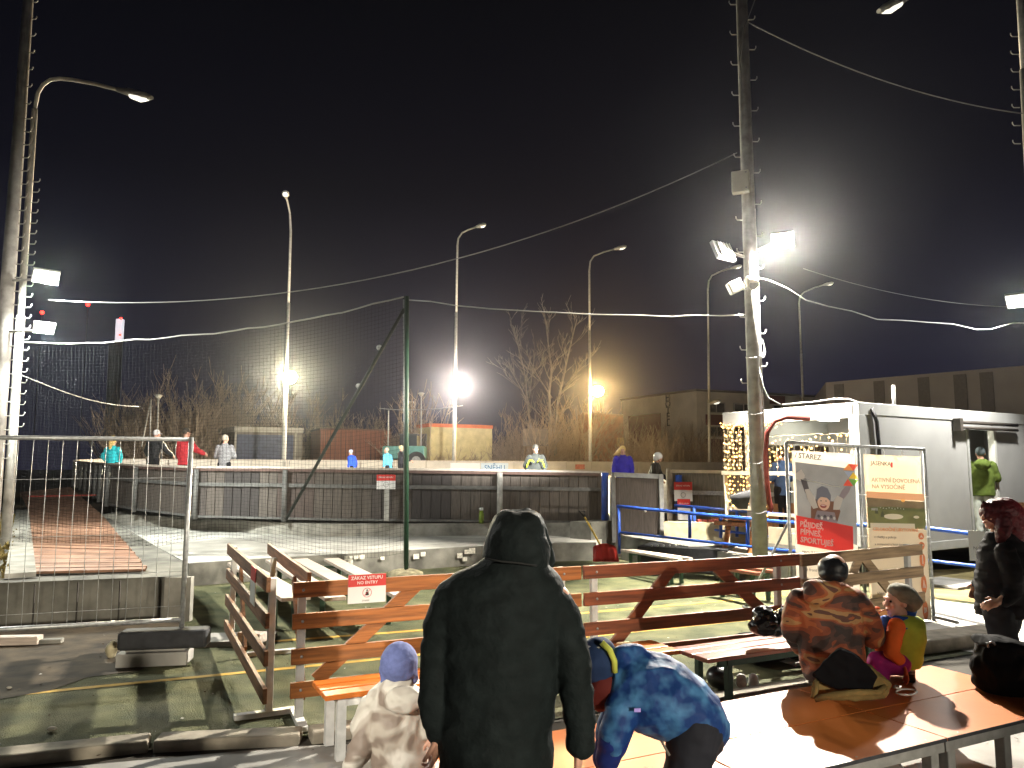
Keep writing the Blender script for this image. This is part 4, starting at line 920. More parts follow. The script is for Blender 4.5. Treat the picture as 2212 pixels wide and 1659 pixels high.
def vinyl(m, col, k=.55):
    """thin printed sheeting lets some of the floodlight behind it through"""
    n = m.node_tree; b = n.nodes['Principled BSDF']; o = n.nodes['Material Output']
    if n.nodes.get('see_through'): return m
    tl_ = n.nodes.new('ShaderNodeBsdfTranslucent'); tl_.name = 'see_through'; tl_.inputs['Color'].default_value = (*col, 1); mx_ = n.nodes.new('ShaderNodeMixShader'); mx_.inputs[0].default_value = k
    n.links.new(b.outputs[0], mx_.inputs[1]); n.links.new(tl_.outputs[0], mx_.inputs[2]); n.links.new(mx_.outputs[0], o.inputs['Surface']); return m
pm = lambda n, c: vinyl(mat('print_' + n, c, .55, .0), [min(1, v * 1.25) for v in c], {'ink': .02, 'small': .02, 'taupe': .03, 'white': .7, 'red': .35}.get(n, .25))
def ell(cx, cy, rx, ry, n=20, a0=0): return [(cx + rx * math.cos(a0 + k / n * 6.283), cy + ry * math.sin(a0 + k / n * 6.283)) for k in range(n)]
sheet1 = vinyl(mat('banner_cream', (.66, .60, .52), .6, .06, 3), (.85, .76, .64), .2); sheet2 = vinyl(mat('banner_tan', (.70, .58, .42), .6, .06, 3), (.88, .70, .50), .2)
hb = 2.08
t1, P = banner('banner with a cheering child, coloured triangles and a red slogan block', tl, tm, 2.2, hb, TAB1, sheet1)
xd = bx; ud = V((0, 0, 1))
ink = pm('ink', (.07, .065, .06)); wht = pm('white', (.82, .80, .76))
text('lettering', '/ STAREZ', .092, P(.02, .085, .024), xd - ud * .05, ud, ink, t1, bold=.012)
shape(t1, 'photo_ground', P, [(.03, .12), (.99, .155), (.97, .80), (0.03, .60)], vinyl(mat('print_grey', (.26, .27, .285), .6, .25, 2.5), (.34, .35, .37), .25), .016)
for pts, c in (([(.88, .115), (1.04, .118), (.955, .17)], (.72, .09, .05)), ([(.88, .115), (.955, .17), (.79, .168)], (.80, .30, .08)), ([(.80, .175), (.95, .178), (.875, .23)], (.30, .34, .45)), ([(.955, .18), (1.03, .245), (.875, .24)], (.85, .56, .05)), ([(.875, .246), (1.03, .25), (.95, .31)], (.16, .36, .06)), ([(.86, .245), (.94, .312), (.78, .312)], (.72, .09, .05))):
    shape(t1, 'triangle', P, pts, pm('tri%.2f%.2f' % (c[0], c[1]), c), .024)
jk = pm('knit', (.46, .42, .38)); gl = pm('glove', (.06, .05, .055)); st_ = pm('stripe', (.22, .18, .2)); hat_ = pm('hatgrey', (.13, .13, .16)); hair = pm('hair', (.14, .06, .035)); skn = pm('face', (.66, .42, .30))
shape(t1, 'figure', P, [(.10, .27), (.19, .26), (.23, .36), (.30, .44), (.24, .47), (.16, .40)], gl, .019); shape(t1, 'figure', P, [(.16, .37), (.23, .36), (.31, .45), (.36, .54), (.28, .55), (.19, .46)], jk, .021)
shape(t1, 'figure', P, [(.84, .305), (.93, .295), (.87, .38), (.78, .46), (.69, .45), (.76, .36)], st_, .019); shape(t1, 'figure', P, [(.68, .42), (.77, .45), (.70, .55), (.60, .55), (.62, .48)], jk, .021)
shape(t1, 'figure', P, [(.25, .53), (.33, .47), (.66, .49), (.72, .56), (.66, .635), (.24, .62)], hair, .0185); shape(t1, 'figure', P, [(.34, .56), (.62, .57), (.66, .65), (.28, .64)], st_, .022)
for k in range(6): shape(t1, 'figure', P, ell(.36 + k * .05, .60 + .012 * (k % 2), .022, .012, 8), wht if k % 2 else gl, .0245)
shape(t1, 'figure', P, ell(.45, .50, .10, .058), skn, .026); shape(t1, 'figure', P, [(.33, .50), (.35, .36), (.43, .325), (.52, .345), (.57, .42), (.56, .49), (.50, .45), (.40, .44)], hat_, .028)
shape(t1, 'figure', P, ell(.44, .528, .05, .013), pm('mouth', (.24, .03, .03)), .029); shape(t1, 'figure', P, ell(.44, .523, .036, .005), wht, .031)
for s_ in (.405, .485): shape(t1, 'figure', P, ell(s_, .485, .014, .006, 10), ink, .029)
shape(t1, 'scarf', P, [(.03, .22), (.12, .18), (.17, .23), (.16, .27), (.12, .29), (.03, .27)], jk, .018); q = MB(); q.tube([P(.12, .27, .02), P(.40, .295, .02), P(.60, .32, .02), P(.72, .325, .02)], .006, 4); q.build('string', wht, t1)
shape(t1, 'slogan_block', P, [(.0, .60), (.90, .665), (.89, .885), (.0, .80)], pm('red', (.60, .035, .03)), .03)
for k, s in enumerate(('PŘIJDEŠ,', 'PÍPNEŠ,', 'SPORTUJEŠ')): text('lettering', s, .094, P(.045, .675 + k * .054, .036), xd - ud * .10, ud, wht, t1, bold=.03)
small = pm('small', (.16, .15, .14))
for s, u_ in (('PRO ŽÁKY A STUDENTY', .886), ('bez front předem', .915), ('sleva 20 %', .935), ('Cena', .958)): text('lettering', s, .055, P(.06, u_, .036), xd - ud * .08, ud, small, t1)
t2, P = banner('banner with a sunset landscape, a pond and a column of round orange icons', tm, trr, 2.2, hb, TAB2, sheet2)
text('lettering', 'JASENKA', .075, P(.09, .092, .024), xd, ud, ink, t2, bold=.008); shape(t2, 'logo_mark', P, [(.44, .062), (.475, .062), (.47, .105), (.435, .105)], RED, .024)
text('lettering', 'AKTIVNÍ DOVOLENÁ', .076, P(.09, .215, .024), xd, ud, pm('taupe', (.30, .24, .17)), t2, bold=.012); text('lettering', 'NA VYSOČINĚ', .076, P(.09, .272, .024), xd, ud, pm('taupe', (.30, .24, .17)), t2, bold=.012)
shape(t2, 'photo_sky', P, [(0, .30), (1, .31), (1, .37), (0, .36)], pm('sunset', (.74, .42, .24)), .016); shape(t2, 'photo_hill', P, [(0, .355), (.3, .362), (.6, .372), (1, .378), (1, .47), (0, .46)], vinyl(mat('print_hill', (.12, .095, .055), .6, .4, 6), (.15, .12, .07), .25), .018)
shape(t2, 'photo_meadow', P, [(0, .435), (.4, .425), (1, .44), (1, .625), (0, .625)], vinyl(mat('print_meadow', (.115, .125, .045), .6, .35, 4), (.14, .15, .055), .25), .020); shape(t2, 'photo_pond', P, ell(.44, .52, .17, .027), pm('pond', (.68, .60, .46)), .022); shape(t2, 'photo_pond', P, ell(.84, .52, .05, .014), pm('pond', (.68, .60, .46)), .022)
for s_, u_ in ((.15, .475), (.25, .505)): shape(t2, 'photo_tree', P, [(s_ - .03, u_ + .02), (s_ + .03, u_ + .02), (s_ + .02, u_ - .02), (s_, u_ - .045), (s_ - .02, u_ - .02)], pm('tree', (.05, .055, .025)), .024)
shape(t2, 'photo_house', P, [(.06, .445), (.17, .44), (.17, .465), (.06, .465)], wht, .024)
for k in range(9): shape(t2, 'photo_house', P, ell(.22 + k * .05, .437 + .004 * (k % 3), .010, .005, 8), wht, .0245)
shape(t2, 'photo_sun', P, ell(.62, .374, .035, .012), pm('sun', (.9, .45, .12)), .023)
shape(t2, 'text_panel', P, [(.03, .585), (.80, .585), (.80, .63), (1, .63), (1, 1), (.0, 1), (.0, .63), (.03, .63)], pm('panel', (.64, .56, .43)), .026)
text('lettering', 'CELOROČNÍ UBYTOVÁNÍ', .058, P(.06, .648, .034), xd, ud, pm('orange', (.72, .33, .17)), t2, bold=.014)
for s, u_ in (('v chatky a pokoje', .705), ('v restauraci a letní terase', .762), ('Nemá', .87), ('hřiště', .93)): text('lettering', s, .046, P(.08, u_, .034), xd, ud, small, t2)
for k in range(7):
    shape(t2, 'icon_disc', P, ell(.895, .685 + k * .072, .05, .027, 22), pm('disc', (.50, .17, .07)), .032)
    shape(t2, 'icon_symbol', P, [[(.865, .695), (.895, .672), (.925, .695)], [(.87, .678), (.92, .678), (.92, .69), (.87, .694)], [(.885, .668), (.905, .668), (.905, .70), (.885, .70)]][k % 3] if k == 0 else [(a_, b_ + k * .072) for a_, b_ in [[(.865, .695), (.895, .672), (.925, .695)], [(.87, .678), (.92, .678), (.92, .69), (.87, .694)], [(.885, .668), (.905, .668), (.905, .70), (.885, .70)]][k % 3]], wht, .035)
shape(t2, 'photo_food', P, [(.03, .955), (.25, .945), (.30, .985), (.03, .99)], pm('food', (.55, .26, .10)), .03)
# ================================================================== background buildings
def box_building(name, label, cat, corners, z1, wall, trim=None, trimh=.3, z0=.3, roofm=None):
    """corners: three plan points (left, corner, right) of the two visible faces"""
    l, c, r_ = [V((p.x, p.y, 0)) for p in corners]; back = l + r_ - c
    t = thing(name, label, cat, V((c.x, c.y, z0))); pl = [(p.x, p.y) for p in (l, c, r_, back)]
    MB().prism(pl, z0, z1).build('wall', wall, t)
    if trim:
        cen = (l + c + r_ + back) / 4; MB().prism([((V((x, y, 0)) - cen) * 1.02 + cen).xy[:] for x, y in pl], z1 + .002, z1 + trimh).build('roof', trim, t)
    return t
def wallquad(t, name, a, b, s0, s1, z0, z1, m, off=.03, n=None):
    d = (b - a); d.z = 0; nn = V((d.y, -d.x, 0)).normalized()
    if nn.y > 0: nn = -nn
    p, q_ = a + d * s0, a + d * s1
    return MB().beam(V((p.x, p.y, (z0 + z1) / 2)) + nn * off, V((q_.x, q_.y, (z0 + z1) / 2)) + nn * off, .06, z1 - z0).build(name, m, t)
# dark garage
A, B = D(505, 995, 54), D(652, 995, 56); t = box_building('garage', 'dark blue garage with a pale frame behind the man in grey', 'garage', (D(470, 995, 58), A, B), D(505, 932, 54).z, mat('garage_frame', (.16, .14, .11), .8, .3, 3), mat('garage_roof', (.36, .33, .27), .8, .2, 3), .35)
wallquad(t, 'door', A, B, .03, .86, .35, D(505, 938, 54).z, mat('garage_blue', (.05, .06, .10), .6, .3, 4))
for s_ in (.0, .88): wallquad(t, 'door_frame', A, B, s_, s_ + .025, .3, D(505, 934, 54).z, mat('garage_roof', (.36, .33, .27)), .06)
# reddish timber shed
A, B = D(690, 995, 60), D(842, 995, 62); t = box_building('timber_shed', 'rusty red plank shed behind the skaters in blue', 'shed', (D(670, 995, 64), A, B), D(700, 928, 60).z, mat('shed_red', (.22, .085, .05), .85, .35, 2.2, .3, stretch=(8, 8, .3)), mat('shed_roof', (.12, .07, .05), .9, .3, 3), .12)
for k in range(14): wallquad(t, 'plank_joint', A, B, k / 14, k / 14 + .006, .3, D(700, 930, 60).z, mat('joint_dark', (.05, .045, .04)), .01)
# yellow hut
A, B = D(927, 990, 60), D(1063, 990, 63); zt3 = D(927, 922, 60).z; t = box_building('yellow_hut', 'yellow flat roofed hut with an orange roof edge behind bare shrubs', 'hut', (D(900, 990, 62.5), A, B), zt3, mat('hut_yellow', (.55, .46, .22), .8, .15, 2), mat('hut_orange', (.62, .15, .05), .7, .1, 3), .28)
C_ = D(900, 990, 62.5); wallquad(t, 'door', C_, A, .4, .8, .4, zt3 - .5, mat('hut_door', (.16, .16, .14), .7, .1)); wallquad(t, 'corner_trim', A, B, .0, .02, .3, zt3, mat('hut_trim', (.42, .36, .2), .7, 0), .04)
# brick hut
A, B = D(1262, 980, 68), D(1348, 980, 71); t = box_building('brick_hut', 'orange brick hut lit by the warm lamp', 'hut', (D(1250, 980, 72), A, B), D(1265, 893, 68).z, mat('brick', (.30, .12, .06), .9, .35, 1.6, .3), mat('brick_roof', (.25, .13, .09), .9, .2), .1)
wallquad(t, 'crate', A, B, .78, .96, D(1330, 965, 70).z, D(1330, 945, 70).z, mat('crate_tan', (.5, .33, .15), .8, .3, 3), .2)
# sign board in the thicket
c = D(1157, 945, 60); t = thing('sign_board', 'plain weathered board standing in the thicket left of the bare tree', 'sign', V((c.x, c.y, .4))); MB().box(c, (2.0, .08, 1.35)).build('board', mat('board_drab', (.13, .105, .085), .8, .3, 1.5, .2, stretch=(.5, 1, 5)), t)
for s_ in (-.8, .8): MB().tube([V((c.x + s_, c.y + .06, .4)), V((c.x + s_, c.y + .06, c.z))], .05, 6).build('post', WOODG, t)
# hotel
hz = lambda x, y, Y: D(x, y, Y).z
A, B, C_ = D(1345, 985, 96), D(1508, 985, 84), D(1790, 985, 92); zt4 = hz(1508, 845, 84)
HW = mat('hotel_wall', (.72, .68, .60), .85, .15, .5); HB = mat('hotel_band', (.17, .05, .05), .8, .15, .7); GLS = mat('window_glass', (.02, .025, .03), .12, 0, spec=.7); HF = mat('hotel_frame', (.42, .42, .40), .6, 0)
t = box_building('hotel', 'two storey pale hotel with dark red panels and vertical black letters', 'hotel', (A, B, C_), zt4, HW, mat('hotel_roof', (.13, .125, .12), .8, .1), .25)
u = (C_ - B); 
def win(s0, s1, y0, y1):
    f = wallquad(t, 'window', B, C_, s0, s1, hz(1560, y1, 84.5), hz(1560, y0, 84.5), HF, .06); wm = (s0 + s1) / 2; e = (s1 - s0) * .07
    zz0, zz1 = hz(1560, y1, 84.5) + .12, hz(1560, y0, 84.5) - .12
    for a_, b_ in ((s0 + e, wm - e * .5), (wm + e * .5, s1 - e)):
        o = wallquad(t, 'pane', B, C_, a_, b_, zz0, zz1, GLS, .10); o.parent = f; o.location = (0, 0, 0); o.matrix_parent_inverse = Matrix()
for s0, s1 in ((.07, .20), (.26, .41), (.56, .69), (.78, .92)):
    win(s0, s1, 868, 892); win(s0, s1, 920, 944)
for s0, s1 in ((.06, .42), (.77, .93)): wallquad(t, 'red_panel', B, C_, s0, s1, hz(1560, 918, 84.5), hz(1560, 895, 84.5), HB)
for s0, s1 in ((.54, .66),): wallquad(t, 'red_panel', B, C_, s0, s1, hz(1560, 866, 84.5), hz(1560, 847, 84.5), HB); wallquad(t, 'red_panel', B, C_, s0, s1, hz(1560, 918, 84.5), hz(1560, 895, 84.5), HB)
wallquad(t, 'red_panel', B, C_, .06, .42, .4, hz(1560, 948, 84.5), HB); wallquad(t, 'red_panel', A, B, .1, .55, .4, hz(1440, 892, 89), HB)
hd = (B - A).normalized(); hd.z = 0; hn = V((hd.y, -hd.x, 0)); 
for k, ch in enumerate('HOTEL'):
    c = A.lerp(B, .655); text('lettering', ch, 1.15, V((c.x, c.y, hz(1457, 866 + k * 13.5, 88))) + hn * .1, hd, (0, 0, 1), mat('letter_dark', (.012, .012, .012), .6, 0), t, 'CENTER', .03, .02)
# striped hall
A, B = D(1791, 985, 66), D(2330, 985, 53); C2 = D(1740, 985, 100); t = box_building('sports_hall', 'long windowless hall with dark vertical stripes rising behind the kiosk', 'hall', (C2, A, B), hz(1791, 826, 66), mat('hall_wall', (.36, .34, .335), .85, .12, .4), None)
d = B - A
for x0, x1 in ((1805, 1826), (1891, 1914), (1987, 2012), (2065, 2093), (2122, 2151), (2240, 2270)):
    def sx(x): r_ = ray(x, 900); return (r_.x * A.y - r_.y * A.x) / (r_.y * d.x - r_.x * d.y)
    wallquad(t, 'dark_stripe', A, B, sx(x0), sx(x1), .4, hz(1791, 826, 66) - .25, mat('hall_stripe', (.17, .16, .158), .85, .1))
# far tower with lights, and aircraft warning lights
c = D(257, 740, 420); t = thing('lit_tower', 'distant lit white tower with red lights beyond the net', 'tower', V((c.x, c.y, 0))); tz = D(257, 690, 420).z
MB().box((c.x, c.y, tz - 6), (3.2, 3, 12)).build('lit_top', emis('tower_white', (.9, .92, 1), .9), t); MB().box((c.x, c.y, tz / 2 - 6.1), (3.0, 3, tz - 12.2)).build('shaft', mat('tower_shaft', (.2, .2, .21), .9, .2, .1), t); MB().box((c.x - 4.2, c.y + 2, tz * .42), (3, 3, tz * .84)).build('annex', mat('tower_shaft', (.2, .2, .21)), t)
for dz in (0, -9): MB().ball((c.x + 1.4, c.y - 2.0, tz + dz), .75, 6).build('warning_light', emis('tower_red', (1, .03, .02), 8), t)
for x, y, l in ((190, 658, 'upper distant red warning light in the sky left'), (91, 675, 'lower distant red warning light close to the left lamp')):
    c = D(x, y, 400); t = thing('warning_beacon', l, 'beacon', V((c.x, c.y, 0)), 'red warning lights on far chimneys'); MB().ball(c, 1.0, 6).build('lamp', emis('tower_red', (1, .03, .02), 8), t); MB().tube([V((c.x, c.y, 0)), c], [.3, .1], 8).build('mast', BLACKM, t)
# small parked vehicle: teal tractor behind the boards
c = D(868, 985, 53.5); t = thing('tractor', 'teal tractor with a dark cab parked behind the far boards', 'tractor', V((c.x, c.y, .4)))
TE = mat('teal_paint', (.08, .22, .20), .5, .2, 4); bz = D(868, 978, 53.5).z
MB().box((c.x + .2, c.y, bz), (2.9, 1.4, .9)).build('body', TE, t, False, .1); MB().box((c.x + .5, c.y, bz + 1.25), (1.3, 1.3, .10)).build('roof', mat('cab_roof', (.03, .03, .03), .5, 0), t); MB().box((c.x + .5, c.y, bz + .8), (1.2, 1.2, .85)).build('cab_glass', GLS, t, False, .04)
MB().tube([(c.x - .9, c.y - .4, bz + .3), (c.x - .9, c.y - .4, bz + 2.9)], .05, 8).build('exhaust', STEELP, t)
for x, r_ in ((-.95, .42), (1.1, .62)):
    o = MB().tube([(c.x + x, c.y - .85, bz - .55), (c.x + x, c.y - .55, bz - .55)], r_, 18).build('wheel', RUBBER, t); MB().tube([(c.x + x, c.y - .87, bz - .55), (c.x + x, c.y - .852, bz - .55)], r_ * .5, 12).build('rim', GREYP, o).location = (0, 0, 0)
# ================================================================== people
def rotm(x=0, y=0, z=0): return Matrix.Rotation(R(z), 3, 'Z') @ Matrix.Rotation(R(y), 3, 'Y') @ Matrix.Rotation(R(x), 3, 'X')
def head(b, c, M3, s=1.0):
    """adds a head (facing local -Y) to the body; returns the two eye centres and the mouth"""
    c = V(c); P = lambda x, y, z: c + M3 @ (V((x, y, z)) * s)
    def e(x, y, z, rx, ry, rz): b.ball(P(x, y, z), s, 9, (rx, ry, rz), M3)
    e(0, .012, .03, .076, .094, .088); e(0, -.022, -.042, .058, .070, .070); b.ball(P(0, -.062, -.092), .027 * s, 7)
    b.cap(P(0, -.090, .020), .010 * s, P(0, -.112, -.022), .0155 * s, 8); e(0, -.088, .034, .050, .014, .012); e(0, -.090, -.058, .025, .011, .011)
    for k in (-1, 1): e(.079 * k, .012, -.006, .012, .022, .033); e(.040 * k, -.072, -.02, .026, .02, .024)
    return [P(-.031, -.083, .012), P(.031, -.083, .012)], P(0, -.1, -.059)
def hand(b, w, f, n, s=1.0, curl=.5, side=1, spread=.12):
    """palm, four unequal bent fingers and a thumb; f = finger direction, n = the way the palm faces"""
    w = V(w); f = V(f).normalized(); n = V(n); n = (n - f * n.dot(f)).normalized(); l = f.cross(n) * side
    M3 = Matrix((f, l, n)).transposed(); b.ball(w + f * .048 * s, s, 8, (.052, .041, .016), M3); b.cap(w - f * .03 * s, .027 * s, w + f * .02 * s, .028 * s, 10)
    for k, (o, L) in enumerate(((-.031, .070), (-.0105, .080), (.0105, .075), (.031, .058))):
        p = w + f * (.088 - .004 * abs(k - 1.3)) * s + l * o * s; a = .12 + .06 * k; d = (f + l * (o * spread * 30 * .12)).normalized(); r0 = .0088 * s; pts = [p - d * .02 * s, p]; c = 0
        for seg in (.46, .31, .25):
            c += curl * (.75 + .1 * k); q = (d * math.cos(c) + n * math.sin(c)); pts.append(pts[-1] + q * L * seg * s)
        b.chain(pts, [.0095 * s, r0, r0 * .95, r0 * .88, r0 * .78], 8)
    t0 = w + f * .022 * s - l * .034 * s; t1 = t0 + (f * .6 - l * .75 + n * .3).normalized() * .034 * s; t2 = t1 + (f * .85 - l * .25 + n * (.3 + curl * .4)).normalized() * .032 * s
    b.chain([w + f * .02 * s - l * .015 * s, t0, t1, t2], [.014 * s, .0125 * s, .0105 * s, .0085 * s], 8)
EYE = mat('eye', (.03, .022, .018), .2, 0); LIP = mat('lip', (.42, .13, .11), .5, 0)
def eyes(t, es, s=1.0, mouth=None, M3=None):
    for p in es: MB().ball(p, .0095 * s, 6).build('eye', EYE, t)
    if mouth is not None: MB().ball(mouth, .019 * s, 6, (1, .35, .3), M3).build('mouth', LIP, t)
def cloth(name, c, rough=.75, var=.16, scale=9, bump=.25): return mat('cloth_' + name, c, rough, var, scale, bump, detail=5, spec=.07)
DARK = cloth('black', (.016, .018, .020)); DARK2 = cloth('black_trousers', (.014, .014, .017)); NAVY = cloth('navy', (.012, .018, .06)); SHOE = cloth('shoe', (.02, .02, .022), .5)
def far_person(px, py, Y, h, label, jm, yaw, arms, hat=None, hatm=None, hairm=None, hair='short', trm=None, wide=1.0, lean=0, group='skaters on the ice', feet=None, extra=None, face=True, bulk=1.0):
    """a whole standing figure whose crown is seen at (px, py); faces -Y turned by yaw degrees"""
    c = D(px, py, Y); s = h / 1.78; f0 = V((c.x, Y, c.z - h)); RZ = rotm(z=yaw); LE = rotm(x=lean)
    t = thing('person', label, 'person', f0, group)
    def P(x, y, z, up=True):
        v = V((x, y, z)) * s
        if up and z > .95: v = V((0, 0, .95 * s)) + LE @ (v - V((0, 0, .95 * s)))
        return f0 + RZ @ v
    HR = RZ @ LE; hm = RZ @ rotm(x=lean * .4)
    b = MB(); es, mo = head(b, P(0, -.02, 1.645), hm, s); b.cap(P(0, .0, 1.42), .058 * s, P(0, -.01, 1.56), .055 * s)
    b.loft([(P(0, 0, .92), HR @ V((.14, 0, 0)) * s, HR @ V((0, .09, 0)) * s), (P(0, 0, 1.4), HR @ V((.15, 0, 0)) * s, HR @ V((0, .08, 0)) * s)])
    for k in (-1, 1): b.chain([P(.09 * k, 0, .92), P(.10 * k, -.01, .5), P(.10 * k, 0, .08)], [.075 * s, .05 * s, .035 * s]); b.cap(P(.10 * k, .03, .04), .04 * s, P(.11 * k, -.13, .035), .035 * s)
    A = {'down': [(.25, .0, 1.16), (.27, -.07, .92)], 'out': [(.34, -.10, 1.20), (.44, -.30, 1.08)], 'lean': [(.30, -.10, 1.20), (.33, -.34, 1.10)], 'fold': [(.27, -.04, 1.15), (.10, -.24, 1.10)], 'wide': [(.36, -.03, 1.20), (.50, -.18, 1.05)], 'hip': [(.30, .05, 1.16), (.20, -.12, .98)]}
    arms = arms if isinstance(arms, tuple) else (arms, arms); ja = []
    for k, a in ((-1, arms[0]), (1, arms[1])):
        e_, w_ = A[a]; S_ = P(.185 * k * wide, 0, 1.405); E_ = P(e_[0] * k, e_[1], e_[2]); W_ = P(w_[0] * k, w_[1], w_[2])
        b.chain([S_, E_, W_], [.045 * s, .036 * s, .028 * s], 10); hand(b, W_, W_ - E_, HR @ V((-k * .6, -.5, -.4)), s, .5, k); ja.append((S_, E_, W_))
    b.skin('body', SKIN, t, .011, 3)
    if face: eyes(t, es, s, mo, hm)
    j = MB(); W1 = .20 * wide; bk = bulk
    j.loft([(P(0, 0, .80), HR @ V((.185 * bk, 0, 0)) * s, HR @ V((0, .125 * bk, 0)) * s), (P(0, 0, 1.0), HR @ V((.17 * bk, 0, 0)) * s, HR @ V((0, .12 * bk, 0)) * s), (P(0, 0, 1.22), HR @ V((.19 * bk, 0, 0)) * s, HR @ V((0, .125 * bk, 0)) * s), (P(0, 0, 1.37), HR @ V((.20 * wide, 0, 0)) * s, HR @ V((0, .105, 0)) * s), (P(0, 0, 1.455), HR @ V((.12, 0, 0)) * s, HR @ V((0, .08, 0)) * s), (P(0, -.005, 1.52), HR @ V((.076, 0, 0)) * s, HR @ V((0, .074, 0)) * s)])
    for S_, E_, W_ in ja: j.chain([S_, E_, W_.lerp(E_, .12)], [.078 * s * bk, .066 * s * bk, .050 * s * bk])
    j.skin('jacket', jm, t, .018, 4, .008 * s, 8, px)
    tr = MB()
    for k in (-1, 1): tr.chain([P(.09 * k, 0, .93), P(.10 * k, -.015, .5), P(.10 * k, 0, .11)], [.105 * s, .078 * s, .065 * s])
    tr.skin('trousers', trm or DARK2, t, .022, 4, .006, 8, px)
    for k in (-1, 1): MB().cap(P(.10 * k, .04, .055), .055 * s, P(.11 * k, -.14, .045), .046 * s).build('skate' if group.startswith('skaters') else 'shoe', SHOE, t)
    q = MB(); hp = lambda x, y, z: P(0, -.02, 1.645) + hm @ (V((x, y, z)) * s)
    if hat == 'beanie':
        q.ball(hp(0, .014, .045), s, 10, (.088, .106, .098), hm); q.build('hat', hatm, t)
        if extra == 'pompom': MB().ball(hp(0, .02, .155), .035 * s, 7).build('pompom', hatm, t)
    elif hat == 'cap':
        q.ball(hp(0, .014, .042), s, 10, (.086, .104, .092), hm); q.build('hat', hatm, t); MB().ball(hp(0, -.125, .032), s, 8, (.062, .075, .012), hm @ rotm(x=12)).build('cap_peak', hatm, t)
    elif hat == 'helmet':
        q.ball(hp(0, .012, .040), s, 12, (.112, .130, .118), hm); q.ball(hp(0, .05, -.03), s, 9, (.106, .085, .085), hm); q.skin('helmet', hatm, t, .012, 3); MB().tube([hp(-.09, -.02, -.05), hp(0, -.06, -.125), hp(.09, -.02, -.05)], .008 * s, 5).build('chin_strap', SHOE, t)
    if hairm:
        q = MB()
        if hair == 'long': q.chain([hp(.0, .06, .04), hp(.02, .10, -.08), hp(.04, .11, -.22)], [.088 * s, .075 * s, .035 * s])
        elif hair == 'blown': q.ball(hp(0, .02, .04), s, 9, (.09, .104, .10), hm); q.chain([hp(-.05, .03, .0), hp(-.14, .05, -.06), hp(-.27, .06, -.13)], [.09 * s, .06 * s, .015 * s])
        else: q.ball(hp(0, .03, .035), s, 9, (.084, .096, .09), hm)
        q.skin('hair', hairm, t, .012, 2, .006, 30, px)
    return t
BLOND = mat('hair_blond', (.62, .42, .14), .6, .2, 30); BROWN = mat('hair_brown', (.07, .04, .025), .6, .2, 30)
far_person(245, 945, 24, 1.72, 'skater in a bright turquoise jacket and yellow hat behind the left boards', cloth('turquoise', (.03, .48, .55)), 178, 'hip', 'beanie', cloth('yellow', (.75, .55, .04)), BLOND, 'long', extra='pompom')
far_person(334, 927, 22.3, 1.86, 'man in a black jacket and white cap leaning on the left rink boards', cloth('black_shiny', (.02, .021, .023), .4), 165, ('lean', 'out'), 'cap', cloth('white', (.62, .60, .60)), lean=6)
far_person(402, 924, 21.2, 1.86, 'man in a red jacket and dark cap behind the boards', cloth('red', (.45, .035, .045)), 150, ('lean', 'down'), 'cap', cloth('dark_cap', (.05, .042, .035)), bulk=1.12)
far_person(487, 938, 21.6, 1.74, 'grey haired person in a grey checked jacket standing behind the boards', cloth('grey', (.22, .22, .23), .8, .4, 30), 176, 'fold', None, None, mat('hair_grey', (.45, .4, .32), .7, .2, 30))
far_person(764, 970, 29, 1.42, 'child skater in a royal blue suit bent forward behind the net', cloth('royal', (.03, .09, .55)), 240, 'down', 'beanie', cloth('pale_blue', (.45, .5, .62)), lean=14)
far_person(841, 965, 28, 1.5, 'skater in a light blue jacket bent forward left of the green post', cloth('sky', (.10, .38, .58)), 240, ('out', 'down'), None, None, mat('hair_ash', (.40, .33, .25), .6, .2, 30), lean=12)
far_person(866, 962, 31, 1.58, 'skater in dark clothes and yellow scarf half hidden by the green post', cloth('dark_suit', (.03, .03, .035)), 120, 'out', 'beanie', cloth('cream', (.6, .5, .28)))
t = far_person(1157, 960, 21, 1.66, 'skater in a grey jacket with lime piping and dark beanie at the boards', cloth('slate', (.038, .043, .041)), 6, 'hip', 'beanie', cloth('charcoal', (.06, .06, .055)), bulk=1.05)
c = D(1157, 1002, 20.78); q = MB()
for k in (-1, 1): q.tube([c + V((.05 * k, -.01, .05)), c + V((.09 * k, -.005, .10)), c + V((.17 * k, .0, .09)), c + V((.22 * k, .03, -.02)), c + V((.24 * k, .06, -.10))], .018, 6)
q.build('piping', mat('lime', (.55, .75, .02), .5, 0), t)
far_person(1345, 963, 19.6, 1.56, 'skater in a violet blue coat with blond hair blowing to the right beside the gate', cloth('violet', (.03, .025, .42)), -10, 'down', None, None, BLOND, 'blown', bulk=1.12)
far_person(1406, 976, 18.4, 1.5, 'skater in a white helmet and black jacket leaning over the rink gate', cloth('black_shiny', (.02, .021, .023)), 62, ('lean', 'lean'), 'helmet', mat('helmet_white', (.72, .72, .70), .25, 0), lean=16)
far_person(1687, 968, 15.6, 1.72, 'person in a blue jacket standing behind the fairy lights of the kiosk', cloth('denim', (.08, .14, .30)), 200, 'fold', None, None, BROWN, group='people at the kiosk')
far_person(2117, 966, 15.35, 1.74, 'person in a lime green hooded jacket and pale trousers in the kiosk doorway', cloth('limegreen', (.10, .14, .03)), 160, 'fold', 'beanie', cloth('greyblue', (.10, .12, .13)), trm=cloth('pale_trousers', (.55, .58, .52)), group='people at the kiosk', bulk=1.2)
c = D(2123, 1003, 15.1); q = MB(); q.ball(c, .13, 8, (1.25, .9, .8)); q.skin('hood', cloth('limegreen', (.10, .14, .03)), bpy.data.objects['person.%03d' % 11], .015, 3, .012, 9)
